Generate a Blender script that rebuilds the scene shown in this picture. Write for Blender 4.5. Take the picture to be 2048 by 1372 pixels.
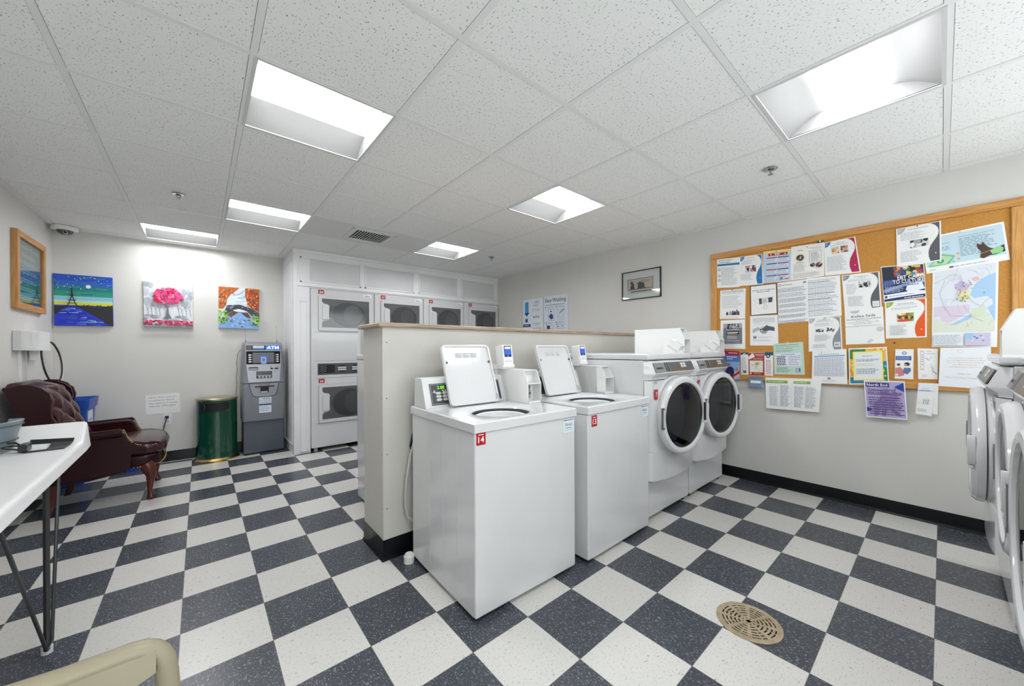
import bpy, bmesh, math, random
from mathutils import Matrix, Vector
PI = math.pi
random.seed(7)
# ---------------------------------------------------------------- clear
for o in list(bpy.data.objects): bpy.data.objects.remove(o)
SC = bpy.context.scene
COL = SC.collection
# ---------------------------------------------------------------- camera
yaw, roll = 0.7056, -0.0051
fw = Vector((math.sin(yaw), math.cos(yaw), 0)); rt = Vector((math.cos(yaw), -math.sin(yaw), 0)); up = Vector((0, 0, 1))
r2 = rt*math.cos(roll) + up*math.sin(roll); u2 = -rt*math.sin(roll) + up*math.cos(roll)
cd = bpy.data.cameras.new('camera'); cam = bpy.data.objects.new('camera', cd); COL.objects.link(cam)
m = Matrix.Identity(4)
for i in range(3): m[i][0], m[i][1], m[i][2] = r2[i], u2[i], -fw[i]
m[0][3], m[1][3], m[2][3] = -0.5401, -1.5502, 1.2375
cam.matrix_world = m
cd.sensor_width = 36; cd.lens = 733.27/2048*36; cd.shift_y = (698.14-686)/2048; cd.clip_start = 0.02; cd.clip_end = 60
SC.camera = cam
# ---------------------------------------------------------------- world, exposure
w = bpy.data.worlds.new('world'); SC.world = w; w.use_nodes = True
w.node_tree.nodes['Background'].inputs[0].default_value = (0.95, 0.98, 1, 1); w.node_tree.nodes['Background'].inputs[1].default_value = 2.0  # even pale fill, enters through the added openings behind the camera
SC.view_settings.view_transform = 'Standard'; SC.view_settings.look = 'None'
SC.view_settings.gamma = 1; SC.view_settings.use_curve_mapping = False
SC.view_settings.exposure = 1.2
LAMP = 12.5
# ---------------------------------------------------------------- materials
def lin(h):
    h = h.lstrip('#'); c = [int(h[i:i+2], 16)/255 for i in (0, 2, 4)]
    return tuple((x/12.92 if x <= .04045 else ((x+.055)/1.055)**2.4) for x in c) + (1,)
MC = {}
def M(col, rough=.5, metal=0, coat=0, emit=0, spec=.5):
    k = (col, rough, metal, coat, emit, spec)
    if k in MC: return MC[k]
    mt = bpy.data.materials.new('mat_' + col.strip('#')); mt.use_nodes = True
    b = mt.node_tree.nodes['Principled BSDF']
    b.inputs['Base Color'].default_value = lin(col); b.inputs['Roughness'].default_value = rough
    b.inputs['Metallic'].default_value = metal; b.inputs['Coat Weight'].default_value = coat
    b.inputs['Coat Roughness'].default_value = .06; b.inputs['Specular IOR Level'].default_value = spec
    if emit:
        b.inputs['Emission Color'].default_value = lin(col); b.inputs['Emission Strength'].default_value = emit
    mt.diffuse_color = lin(col); MC[k] = mt
    return mt
def nodes(mt):
    return mt.node_tree.nodes, mt.node_tree.links, mt.node_tree.nodes['Principled BSDF']
def noisy(col, rough, c2, scale, lo=.4, hi=.6, bump=0, stretch=(1, 1, 1), coat=0, metal=0, name='surf', bscale=None, spec=.5):
    mt = bpy.data.materials.new(name); mt.use_nodes = True; N, L, B = nodes(mt)
    tc = N.new('ShaderNodeTexCoord'); mp = N.new('ShaderNodeMapping'); mp.inputs['Scale'].default_value = stretch
    L.new(tc.outputs['Object'], mp.inputs[0]); n = N.new('ShaderNodeTexNoise'); n.inputs['Scale'].default_value = scale; n.inputs['Detail'].default_value = 4
    L.new(mp.outputs[0], n.inputs[0]); r = N.new('ShaderNodeValToRGB'); L.new(n.outputs[0], r.inputs[0])
    r.color_ramp.elements[0].position = lo; r.color_ramp.elements[0].color = lin(col)
    r.color_ramp.elements[1].position = hi; r.color_ramp.elements[1].color = lin(c2)
    L.new(r.outputs[0], B.inputs['Base Color']); B.inputs['Roughness'].default_value = rough; B.inputs['Metallic'].default_value = metal
    B.inputs['Coat Weight'].default_value = coat; B.inputs['Coat Roughness'].default_value = .08; B.inputs['Specular IOR Level'].default_value = spec
    if bump:
        n2 = N.new('ShaderNodeTexNoise'); n2.inputs['Scale'].default_value = bscale or scale*4; L.new(mp.outputs[0], n2.inputs[0])
        bp = N.new('ShaderNodeBump'); bp.inputs['Strength'].default_value = bump; bp.inputs['Distance'].default_value = .002
        L.new(n2.outputs[0], bp.inputs['Height']); L.new(bp.outputs[0], B.inputs['Normal'])
    return mt
WALL = noisy('#dad8d3', .55, '#d5d3ce', 1.2, bump=.15, bscale=220, name='wall_paint')
PWALL = noisy('#cfccc5', .5, '#c8c5bd', 1.6, bump=.1, bscale=200, name='partition_paint')
TRIMW = noisy('#ececec', .38, '#e6e6e6', 2, name='white_trim')
PANELW = noisy('#d6d6d6', .45, '#cfcfcf', 2, name='panel_grey')
ENAMEL = noisy('#d7d7d8', .13, '#d4d4d5', 2, name='white_enamel', coat=.25)
ENAMEL2 = noisy('#d6d6d6', .22, '#d3d3d3', 2, name='white_enamel_satin')
PLASTW = M('#e9e9e8', .32)
BASEB = noisy('#0b0c10', .28, '#101116', 6, name='cove_base', spec=.18)
CORK = noisy('#ca9046', .85, '#c2873c', 90, bump=.5, bscale=320, name='cork')
OAK = noisy('#d39a55', .4, '#c08440', 9, stretch=(14, .8, 14), name='oak_frame')
OAKV = noisy('#d6a05c', .4, '#c48a46', 9, stretch=(14, 14, .8), name='oak_frame_upright')
PINE = noisy('#c99556', .45, '#b98245', 8, stretch=(14, 14, .8), name='pine_frame')
CAPM = noisy('#b9a48c', .35, '#8f7d68', 5, stretch=(1.2, 22, 22), lo=.38, hi=.66, name='laminate_cap')
LEATH = noisy('#2c0b11', .22, '#260a0f', 5, .3, .7, bump=.12, bscale=160, name='oxblood_leather', spec=.3)
LEATHL = noisy('#42161f', .22, '#3a131b', 5, .3, .7, bump=.12, bscale=160, name='oxblood_leather_worn', coat=.15)
MAHOG = noisy('#5a2316', .28, '#43180e', 8, stretch=(3, 3, .6), name='mahogany', coat=.2)
BRASS = M('#c9a860', .25, 1)
CHROME = M('#c9cbce', .2, 1)
STEEL = M('#9fa1a4', .35, .8)
DARK = M('#15161a', .35)
BLACK = M('#0a0a0b', .5)
GREYP = M('#56585b', .35)
ATMG = noisy('#8a8c93', .42, '#83858c', 3, name='atm_grey')
ATML = M('#bfc1c8', .4, .1)
ATMD = noisy('#575e68', .5, '#515862', 4, name='atm_base_grey')
GREEN = M('#0a4531', .12, 0, .6)
PAPER = M('#f0f0ee', .7)
GLASSD = M('#26282b', .06, 0, .5)
def glassy(tint, alpha, name):
    mt = bpy.data.materials.new(name); mt.use_nodes = True; N, L, B = nodes(mt)
    out = N['Material Output']; tr = N.new('ShaderNodeBsdfTransparent'); tr.inputs[0].default_value = lin(tint)
    gl = N.new('ShaderNodeBsdfGlossy'); gl.inputs['Roughness'].default_value = .03
    lw = N.new('ShaderNodeLayerWeight'); pw = N.new('ShaderNodeMath'); pw.operation = 'POWER'; L.new(lw.outputs['Facing'], pw.inputs[0]); pw.inputs[1].default_value = 4
    fr = N.new('ShaderNodeMath'); fr.operation = 'MULTIPLY_ADD'; L.new(pw.outputs[0], fr.inputs[0]); fr.inputs[1].default_value = .7; fr.inputs[2].default_value = .045; mx = N.new('ShaderNodeMixShader')
    L.new(fr.outputs[0], mx.inputs[0]); L.new(tr.outputs[0], mx.inputs[1]); L.new(gl.outputs[0], mx.inputs[2]); L.new(mx.outputs[0], out.inputs[0])
    return mt
SMOKE = glassy('#6a6d72', .5, 'smoked_glass')
CLEAR = glassy('#f4f6f6', .9, 'clear_glass')
# floor tiles
def floor_mat():
    mt = bpy.data.materials.new('checker_vinyl_tile'); mt.use_nodes = True; N, L, B = nodes(mt)
    tc = N.new('ShaderNodeTexCoord'); sx = N.new('ShaderNodeSeparateXYZ'); L.new(tc.outputs['Object'], sx.inputs[0])
    def math_(op, a, b=None, c=None):
        n = N.new('ShaderNodeMath'); n.operation = op
        for i, v in enumerate((a, b, c)):
            if v is None: continue
            if isinstance(v, (int, float)): n.inputs[i].default_value = v
            else: L.new(v, n.inputs[i])
        return n.outputs[0]
    tx = math_('DIVIDE', sx.outputs[0], .3048); ty = math_('DIVIDE', sx.outputs[1], .3048)
    fx = math_('FLOOR', tx); fy = math_('FLOOR', ty); s = math_('ADD', fx, fy)
    par = math_('FLOORED_MODULO', s, 2.0)                 # 0 dark, 1 light
    frx = math_('FRACT', tx); fry = math_('FRACT', ty)
    ex = math_('MINIMUM', frx, math_('SUBTRACT', 1.0, frx)); ey = math_('MINIMUM', fry, math_('SUBTRACT', 1.0, fry))
    seam = math_('LESS_THAN', math_('MINIMUM', ex, ey), .0042)
    # per-tile tone
    cb = N.new('ShaderNodeCombineXYZ'); L.new(fx, cb.inputs[0]); L.new(fy, cb.inputs[1])
    wn = N.new('ShaderNodeTexWhiteNoise'); wn.noise_dimensions = '2D'; L.new(cb.outputs[0], wn.inputs['Vector'])
    def fleck(scale, stretch, lo, hi):
        mp = N.new('ShaderNodeMapping'); mp.inputs['Scale'].default_value = stretch; mp.inputs['Rotation'].default_value = (0, 0, .15); L.new(tc.outputs['Object'], mp.inputs[0])
        n = N.new('ShaderNodeTexNoise'); n.inputs['Scale'].default_value = scale; n.inputs['Detail'].default_value = 2.5; n.inputs['Roughness'].default_value = .55; L.new(mp.outputs[0], n.inputs[0])
        r = N.new('ShaderNodeValToRGB'); r.color_ramp.elements[0].position = lo; r.color_ramp.elements[1].position = hi; L.new(n.outputs[0], r.inputs[0])
        return r.outputs[0]
    def mix(f, a, b):
        n = N.new('ShaderNodeMix'); n.data_type = 'RGBA'
        if isinstance(f, (int, float)): n.inputs[0].default_value = f
        else: L.new(f, n.inputs[0])
        for i, v in ((6, a), (7, b)):
            if isinstance(v, tuple): n.inputs[i].default_value = v
            else: L.new(v, n.inputs[i])
        return n.outputs[2]
    f1 = fleck(190, (1, .5, 1), .59, .66); f2 = fleck(80, (1, .45, 1), .615, .68); blot = fleck(1.3, (1, 1, 1), .0, 1.0)
    dk = mix(wn.outputs[0], lin('#3e4249'), lin('#373b42')); dk = mix(blot, dk, lin('#474b53'))
    dk = mix(math_('MULTIPLY', f1, .5), dk, lin('#b9bfc6')); dk = mix(math_('MULTIPLY', f2, .55), dk, lin('#8d949c'))
    g1 = fleck(170, (.5, 1, 1), .60, .67); g2 = fleck(85, (.45, 1, 1), .655, .71)
    lt = mix(wn.outputs[0], lin('#d3d1cc'), lin('#cecbc6')); lt = mix(blot, lt, lin('#d7d5d0'))
    lt = mix(math_('MULTIPLY', g1, .55), lt, lin('#8e8a82')); lt = mix(math_('MULTIPLY', g2, .6), lt, lin('#6a6761'))
    c = mix(par, dk, lt); c = mix(math_('MULTIPLY', seam, .75), c, lin('#5c5a56'))
    L.new(c, B.inputs['Base Color']); rg = N.new('ShaderNodeMapRange'); L.new(blot, rg.inputs[0]); rg.inputs[3].default_value = .24; rg.inputs[4].default_value = .28
    L.new(rg.outputs[0], B.inputs['Roughness']); B.inputs['Specular IOR Level'].default_value = .45
    bp = N.new('ShaderNodeBump'); bp.inputs['Strength'].default_value = .25; bp.inputs['Distance'].default_value = .001
    L.new(math_('SUBTRACT', 1.0, seam), bp.inputs['Height']); L.new(bp.outputs[0], B.inputs['Normal'])
    return mt
def ceil_mat():
    mt = bpy.data.materials.new('fissured_ceiling_tile'); mt.use_nodes = True; N, L, B = nodes(mt)
    tc = N.new('ShaderNodeTexCoord'); mp = N.new('ShaderNodeMapping'); mp.inputs['Scale'].default_value = (1, .6, 1); L.new(tc.outputs['Object'], mp.inputs[0])
    n = N.new('ShaderNodeTexNoise'); n.inputs['Scale'].default_value = 150; n.inputs['Detail'].default_value = 1.0; L.new(mp.outputs[0], n.inputs[0])
    r = N.new('ShaderNodeValToRGB'); L.new(n.outputs[0], r.inputs[0]); r.color_ramp.elements[0].position = .27; r.color_ramp.elements[0].color = lin('#8a8a89')
    r.color_ramp.elements[1].position = .36; r.color_ramp.elements[1].color = lin('#efefed')
    L.new(r.outputs[0], B.inputs['Base Color']); B.inputs['Roughness'].default_value = .9
    bp = N.new('ShaderNodeBump'); bp.inputs['Strength'].default_value = .3; bp.inputs['Distance'].default_value = .001; L.new(n.outputs[0], bp.inputs['Height']); L.new(bp.outputs[0], B.inputs['Normal'])
    return mt
# ---------------------------------------------------------------- mesh builder
_T = {}
def text_mesh(s, bold=False, shear=0):
    k = (s, bold, shear)
    if k in _T: return _T[k]
    cu = bpy.data.curves.new('t', 'FONT'); cu.body = s; cu.size = 1; cu.resolution_u = 2; cu.shear = shear
    if bold: cu.offset = .008
    ob = bpy.data.objects.new('t', cu); COL.objects.link(ob); bpy.context.view_layer.update()
    me = bpy.data.meshes.new_from_object(ob.evaluated_get(bpy.context.evaluated_depsgraph_get()))
    vs = [v.co.copy() for v in me.vertices]; fs = [tuple(p.vertices) for p in me.polygons]
    bpy.data.objects.remove(ob); bpy.data.curves.remove(cu); bpy.data.meshes.remove(me)
    if vs:
        x0 = min(v.x for v in vs); x1 = max(v.x for v in vs); y0 = min(v.y for v in vs); y1 = max(v.y for v in vs)
    else: x0, x1, y0, y1 = 0, 1, 0, 1
    _T[k] = (vs, fs, x0, x1, y0, y1)
    return _T[k]
def frame(o, u, v):
    u = Vector(u).normalized(); v = Vector(v).normalized(); n = u.cross(v)
    mm = Matrix.Identity(4)
    for i in range(3): mm[i][0], mm[i][1], mm[i][2], mm[i][3] = u[i], v[i], n[i], o[i]
    return mm
FR = lambda o: frame(o, (1, 0, 0), (0, 0, 1))           # facing -y
WB = {}
class G:
    def __init__(s, X=None): s.v = []; s.f = []; s.m = []; s.mats = []; s.X = X or Matrix.Identity(4)
    def mi(s, mt):
        if mt not in s.mats: s.mats.append(mt)
        return s.mats.index(mt)
    def add(s, vs, fs, mt):
        b = len(s.v); i = s.mi(mt)
        s.v += [tuple(s.X @ Vector(p)) for p in vs]; s.f += [tuple(b+k for k in f) for f in fs]; s.m += [i]*len(fs)
    def box(s, x0, y0, z0, x1, y1, z1, mt):
        s.add([(x0, y0, z0), (x1, y0, z0), (x1, y1, z0), (x0, y1, z0), (x0, y0, z1), (x1, y0, z1), (x1, y1, z1), (x0, y1, z1)],
              [(0, 3, 2, 1), (4, 5, 6, 7), (0, 1, 5, 4), (1, 2, 6, 5), (2, 3, 7, 6), (3, 0, 4, 7)], mt)
    def prism(s, pts, a, b, mt, axis='z', top=None):
        # pts 2D ccw; extrude along axis between a and b
        def P(p, h):
            return {'z': (p[0], p[1], h), 'y': (p[0], h, p[1]), 'x': (h, p[0], p[1])}[axis]
        n = len(pts); tp = top or pts
        vs = [P(p, a) for p in pts] + [P(p, b) for p in tp]
        s.add(vs, [tuple(range(n-1, -1, -1)), tuple(range(n, 2*n))] + [(i, (i+1) % n, n+(i+1) % n, n+i) for i in range(n)], mt)
    def loft(s, rings, mt, caps=True, closed=True):
        n = len(rings[0]); vs = [p for r in rings for p in r]; fs = []
        for k in range(len(rings)-1):
            for i in range(n if closed else n-1):
                j = (i+1) % n; fs.append((k*n+i, k*n+j, (k+1)*n+j, (k+1)*n+i))
        if caps and closed: fs += [tuple(range(n-1, -1, -1)), tuple((len(rings)-1)*n+i for i in range(n))]
        s.add(vs, fs, mt)
    def tube(s, path, r, mt, n=10, closed=False):
        path = [Vector(p) for p in path]; rings = []; prev = None; K = len(path)
        for k, p in enumerate(path):
            if closed: d = path[(k+1) % K] - path[k-1]
            else: d = path[min(k+1, K-1)] - path[max(k-1, 0)]
            d.normalize()
            if prev is None: a = d.orthogonal().normalized()
            else: a = (prev - d*prev.dot(d)).normalized()
            prev = a; b = d.cross(a); rr = r[k] if isinstance(r, (list, tuple)) else r
            rings.append([tuple(p + a*rr*math.cos(t) + b*rr*math.sin(t)) for t in [2*PI*i/n for i in range(n)]])
        if closed: rings.append(rings[0])
        s.loft(rings, mt, caps=not closed)
    def cyl(s, c, r, h, mt, axis='z', n=32, r2=None):
        r2 = r if r2 is None else r2; rg = []
        for rr, hh in ((r, 0), (r2, h)):
            ring = []
            for i in range(n):
                t = 2*PI*i/n; a, b = rr*math.cos(t), rr*math.sin(t)
                ring.append({'z': (c[0]+a, c[1]+b, c[2]+hh), 'y': (c[0]+a, c[1]+hh, c[2]+b), 'x': (c[0]+hh, c[1]+a, c[2]+b)}[axis])
            rg.append(ring)
        s.loft(rg, mt)
    def lathe(s, prof, mt, c=(0, 0, 0), axis='z', n=40, caps=True, sx=1, sy=1):
        rg = []
        for r, h in prof:
            ring = []
            for i in range(n):
                t = 2*PI*i/n; a, b = r*math.cos(t)*sx, r*math.sin(t)*sy
                ring.append({'z': (c[0]+a, c[1]+b, c[2]+h), 'y': (c[0]+a, c[1]+h, c[2]+b), 'x': (c[0]+h, c[1]+a, c[2]+b)}[axis])
            rg.append(ring)
        s.loft(rg, mt, caps=caps)
    def ball(s, c, r, mt, n=10, k=6, sz=1):
        s.lathe([(max(r*math.sin(PI*i/k), 1e-4), -r*math.cos(PI*i/k)*sz) for i in range(k+1)], mt, c, n=n)
    def quad(s, a, b, c, d, mt): s.add([a, b, c, d], [(0, 1, 2, 3)], mt)
    def text(s, t, x0, y0, x1, y1, z, mt, bold=False, shear=0, fit=True):
        vs, fs, a0, a1, b0, b1 = text_mesh(t, bold, shear)
        if not vs: return
        sx = (x1-x0)/(a1-a0); sy = (y1-y0)/(b1-b0)
        s.add([(x0+(v.x-a0)*sx, y0+(v.y-b0)*sy, z) for v in vs], fs, mt)
    def build(s, name, parent=None, at=None, bevel=0, seg=2, smooth=32, subd=0, kind=None):
        root = parent
        while root is not None and root.parent: root = root.parent
        if at is None: at = WB.get(root.name, (0, 0, 0)) if root else (0, 0, 0)
        elif root: WB[root.name] = tuple(at)
        me = bpy.data.meshes.new(name); at = Vector(at)
        me.from_pydata([tuple(Vector(p)-at) for p in s.v], [], s.f)
        for mt in s.mats: me.materials.append(mt)
        me.polygons.foreach_set('material_index', s.m)
        bm = bmesh.new(); bm.from_mesh(me); bmesh.ops.recalc_face_normals(bm, faces=bm.faces); bmesh.ops.triangulate(bm, faces=[f for f in bm.faces if len(f.verts) > 4], ngon_method='EAR_CLIP'); bm.to_mesh(me); bm.free()
        me.polygons.foreach_set('use_smooth', [True]*len(me.polygons)); me.update()
        if smooth < 180: me.set_sharp_from_angle(angle=math.radians(smooth))
        o = bpy.data.objects.new(name, me); COL.objects.link(o)
        if parent: o.parent = parent
        else: o.location = at
        if bevel:
            b = o.modifiers.new('bevel', 'BEVEL'); b.width = bevel; b.segments = seg; b.limit_method = 'ANGLE'; b.angle_limit = math.radians(40); b.harden_normals = True
        if subd:
            sd = o.modifiers.new('sub', 'SUBSURF'); sd.levels = sd.render_levels = subd
        if kind: o['kind'] = kind
        return o
def rrect(x0, y0, x1, y1, r, n=5):
    P = []
    for cx, cy, a in ((x1-r, y0+r, -PI/2), (x1-r, y1-r, 0), (x0+r, y1-r, PI/2), (x0+r, y0+r, PI)):
        for i in range(n+1): t = a + PI/2*i/n; P.append((cx+r*math.cos(t), cy+r*math.sin(t)))
    return P
def circ(cx, cy, r, n=24, ry=None, a0=0, a1=2*PI):
    ry = r if ry is None else ry; full = abs(a1-a0-2*PI) < 1e-6
    return [(cx+r*math.cos(a0+(a1-a0)*i/(n if full else n-1)), cy+ry*math.sin(a0+(a1-a0)*i/(n if full else n-1))) for i in range(n)]
def thing(name, label, cat, loc=(0, 0, 0), rz=0, group=None):
    o = bpy.data.objects.new(name, None); COL.objects.link(o); o.location = loc; o.rotation_euler = (0, 0, rz); o.empty_display_size = .05
    o['label'] = label; o['category'] = cat
    if group: o['group'] = group
    return o
def tag(o, label, cat, group=None):
    o['label'] = label; o['category'] = cat
    if group: o['group'] = group
    return o
def dup(root, loc, rz, label):
    r = root.copy(); COL.objects.link(r); r.location = loc; r.rotation_euler = (0, 0, rz); r['label'] = label
    for ch in list(root.children):
        c = ch.copy(); COL.objects.link(c); c.parent = r
        for g in list(ch.children):
            d = g.copy(); COL.objects.link(d); d.parent = c
    return r
def plabel(o, l): o['label'] = l; return o

# ================================================================ ROOM SHELL
XL, XR, YB, YF, H = -1.63, 3.37, 4.07, -2.6, 2.4395
g = G(); g.quad((XL-.1, YF-.1, 0), (XR+.1, YF-.1, 0), (XR+.1, YB+.1, 0), (XL-.1, YB+.1, 0), floor_mat()); g.box(XL-.1, YF-.1, -.1, XR+.1, YB+.1, -.002, M('#777777')); g.build('floor', kind='structure')
g = G(); g.box(XL, YB, 0, XR, YB+.1, H+.2, WALL); g.build('wall_back', kind='structure')
g = G(); g.box(XL-.1, YF-.1, 0, XL, YB+.1, H+.2, WALL); g.build('wall_left', kind='structure')
g = G(); g.box(XR, YF-.1, 0, XR+.1, YB+.1, H+.2, WALL); g.build('wall_right', kind='structure')
WX = [(-1.45, -.05), (.15, 1.55), (1.75, 3.15)]; WZ0, WZ1 = .35, 2.3  # openings added in the unseen wall to let soft fill light in
g = G(); g.box(XL, YF-.1, 0, XR, YF, WZ0, WALL); g.box(XL, YF-.1, WZ1, XR, YF, H+.2, WALL)
for a, b in ((XL, -1.45), (-.05, .15), (1.55, 1.75), (3.15, XR)): g.box(a, YF-.1, WZ0, b, YF, WZ1, WALL)
g.build('wall_front', kind='structure')
for k, (a, b) in enumerate(WX):
    g = G()
    for p in ((a, YF-.06, WZ0, a+.04, YF-.02, WZ1), (b-.04, YF-.06, WZ0, b, YF-.02, WZ1), (a, YF-.06, WZ0, b, YF-.02, WZ0+.04), (a, YF-.06, WZ1-.04, b, YF-.02, WZ1)): g.box(*p, STEEL)
    g.box(a+.04, YF-.044, WZ0+.04, b-.04, YF-.038, WZ1-.04, CLEAR); g.build('fill_window_%d' % (k+1), kind='structure')  # added panes, only there for the fill light
# ceiling: grid flange plus tegular tiles, cells left open where lights and the grille sit
GX, GY, GT = .2405, -.3511, .6096
lights = [(-1, 1), (-1, 4), (2, 1), (2, 4), (2, -2), (-1, -2), (-2, 6)]      # cells (i,j)
vent = [(0, 4), (1, 4)]
CEILT = ceil_mat(); FLANGE = M('#e6e6e5', .5)
g = G(); xs = [GX+GT*k for k in range(-5, 8)]; ys = [GY+GT*k for k in range(-5, 9)]
cl = lambda v, a, b: max(a, min(b, v))
for x in xs:
    if XL < x < XR:
        vx = abs(x-(GX+GT)) < .01
        for a, b in (((YF, GY+4*GT), (GY+5*GT, YB)) if vx else ((YF, YB),)): g.box(x-.0125, a, H-.001, x+.0125, b, H+.002, FLANGE); g.box(x-.002, a, H+.002, x+.002, b, H+.04, FLANGE)
for y in ys:
    if YF < y < YB: g.box(XL, y-.0125, H-.0008, XR, y+.0125, H+.0018, FLANGE)
for a, b, c, d in ((XL, YF, XL+.022, YB), (XR-.022, YF, XR, YB), (XL, YF, XR, YF+.022), (XL, YB-.022, XR, YB)): g.box(a, b, H, c, d, H+.003, FLANGE)
for i in range(-5, 8):
    for j in range(-5, 9):
        x0, x1 = cl(GX+GT*i, XL, XR), cl(GX+GT*(i+1), XL, XR); y0, y1 = cl(GY+GT*j, YF, YB), cl(GY+GT*(j+1), YF, YB)
        if x1-x0 < .04 or y1-y0 < .04 or (i, j) in lights or (i, j) in vent: continue
        e = .0139
        p = [(x0+e, y0+e), (x1-e, y0+e), (x1-e, y1-e), (x0+e, y1-e)]; g.prism(p, H+.001, H+.014, CEILT)
g.box(XL-.1, YF-.1, H+.16, XR+.1, YB+.1, H+.2, M('#8a8a8a', .9))
g.build('ceiling', kind='structure')
# cove base
def cove(name, pts, ht=.115, nrm=None):
    g = G(); (x0, y0), (x1, y1) = pts; d = Vector((x1-x0, y1-y0, 0)).normalized(); n = Vector(nrm)
    prof = [(0, 0), (.018, 0), (.014, .003), (.008, .010), (.0045, .022), (.004, ht-.004), (.002, ht), (0, ht)]
    ra = [tuple(Vector((x0, y0, 0)) + n*a + Vector((0, 0, b))) for a, b in prof]; rb = [tuple(Vector((x1, y1, 0)) + n*a + Vector((0, 0, b))) for a, b in prof]
    g.loft([ra, rb], BASEB); return g.build(name, kind='structure')
cove('baseboard_back', ((XL, YB), (.30, YB)), nrm=(0, -1, 0)); cove('baseboard_left', ((XL, YF), (XL, YB)), nrm=(1, 0, 0))
cove('baseboard_right', ((XR, YF), (XR, YB)), ht=.1, nrm=(-1, 0, 0)); cove('baseboard_front', ((XL, YF), (XR, YF)), nrm=(0, 1, 0))
# partition (half wall) with laminate cap
PX0, PY0, PY1, PH = .275, .575, .90, 1.37
g = G(); g.box(PX0, PY0, 0, XR, PY1, PH, PWALL)
g.box(PX0-.0015, PY0-.0015, .12, PX0+.035, PY0+.03, 1.33, PWALL)
for z in (.30, .62, .95, 1.28): g.cyl((PX0-.0015, PY0+.018, z), .0035, -.001, DARK, 'x', 8); g.cyl((PX0+.022, PY0-.0015, z), .0035, -.001, DARK, 'y', 8)
g.build('wall_partition', kind='structure', bevel=.003)
g = G(); g.box(PX0-.03, PY0-.028, PH, XR, PY1+.028, PH+.027, CAPM); g.build('trim_1', kind='structure', bevel=.008, seg=3)
g = G(); g.loft([[(XR, PY0, 0), (XR, PY0-.012, 0), (XR, PY0-.004, .02), (XR, PY0-.004, .12), (XR, PY0, .12)], [(PX0, PY0, 0), (PX0-.012, PY0-.012, 0), (PX0-.004, PY0-.004, .02), (PX0-.004, PY0-.004, .12), (PX0, PY0, .12)],
        [(PX0, PY1, 0), (PX0-.012, PY1+.012, 0), (PX0-.004, PY1+.004, .02), (PX0-.004, PY1+.004, .12), (PX0, PY1, .12)], [(XR, PY1, 0), (XR, PY1+.012, 0), (XR, PY1+.004, .02), (XR, PY1+.004, .12), (XR, PY1, .12)]], BASEB)
g.build('baseboard_partition', kind='structure')
# dryer enclosure
EX, EY = .30, 3.40
g = G()
g.box(EX, EY+.02, 0, EX+.03, YB, H, TRIMW)                                         # side
g.box(EX, EY, 0, EX+.045, EY+.03, H, TRIMW); g.box(EX+.045, EY+.008, 0, .478, EY+.03, H, TRIMW)  # corner post + stile
for a, b in ((EX, EX+.006),):
    pass
def mould(g, u0, v0, u1, v1, X, mt, wd=.012, dp=.008):
    s = g.X; g.X = X
    for a, b, c, d in ((u0, v0, u1, v0+wd), (u0, v1-wd, u1, v1), (u0, v0, u0+wd, v1), (u1-wd, v0, u1, v1)): g.box(a, b, 0, c, d, dp, mt)
    g.X = s
XF = FR((0, EY+.008, 0)); XS = frame((EX, 0, 0), (0, -1, 0), (0, 0, 1))
mould(g, .372, .02, .452, 1.83, XF, TRIMW); mould(g, -3.98, .1, -3.46, 2.32, XS, TRIMW, .016)
g.build('wall_enclosure', kind='structure', bevel=.002)
g = G(); g.box(.478, EY+.012, 1.99, XR, EY+.03, H, TRIMW)
for a, b, t in ((.372, 1.08, 1), (1.13, 1.83, 1), (1.90, 2.56, 1), (2.64, 3.30, 1)):
    s = g.X; g.X = FR((0, EY+.012, 0)); g.box(a+.012, 2.065, .001, b-.012, 2.345, .003, PANELW); g.X = s
    mould(g, a, 2.053, b, 2.357, FR((0, EY+.012, 0)), TRIMW, .016, .010)
g.box(.345, EY-.006, 2.005, XR, EY+.012, 2.03, TRIMW)
g.box(EX-.004, EY-.006, H-.03, XR, EY+.012, H, TRIMW)
g.build('trim_2', kind='structure', bevel=.002)

# ================================================================ CEILING FITTINGS
def make_light():
    t = thing('ceiling_light', '', 'ceiling light', (0, 0, H), group='recessed lights in the ceiling grid')
    hw = GT/2-.004; g = G(); W = M('#868685', .5); LIP = M('#cfcfce', .5)
    for a, b, c, d in ((-hw, -hw, hw, -hw+.014), (-hw, hw-.014, hw, hw), (-hw, -hw, -hw+.014, hw), (hw-.014, -hw, hw, hw)): g.box(a, b, -.003, c, d, .004, LIP)
    k = hw-.014; lw = .118; prof = []
    for i in range(9):
        s = i/8; prof.append((-k+(k-lw)*s, .001+.085*math.sin(s*PI/2)))
    for sg in (1, -1):
        A = [(-k, sg*y, z) for y, z in prof]; B_ = [(k, sg*y, z) for y, z in prof]
        g.loft([A, B_], W, caps=False, closed=False)
    for sx in (-1, 1):
        pts = [(sx*k, y, z) for y, z in prof] + [(sx*k, -y, z) for y, z in reversed(prof)]
        g.add(pts, [tuple(range(len(pts)))], W)
    g.box(-k, -lw, .086, k, lw, .10, W)
    g.build('reflector', t)
    g = G(); L_ = M('#fafcff', .4, emit=LAMP); n = 10
    A = []
    for i in range(n+1):
        a = PI*i/n; A.append((-lw*math.cos(a), .084-.045*math.sin(a)))
    g.loft([[(-k+.004, y, z) for y, z in A], [(k-.004, y, z) for y, z in A]], L_)
    g.build('lens', t); return t
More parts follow.
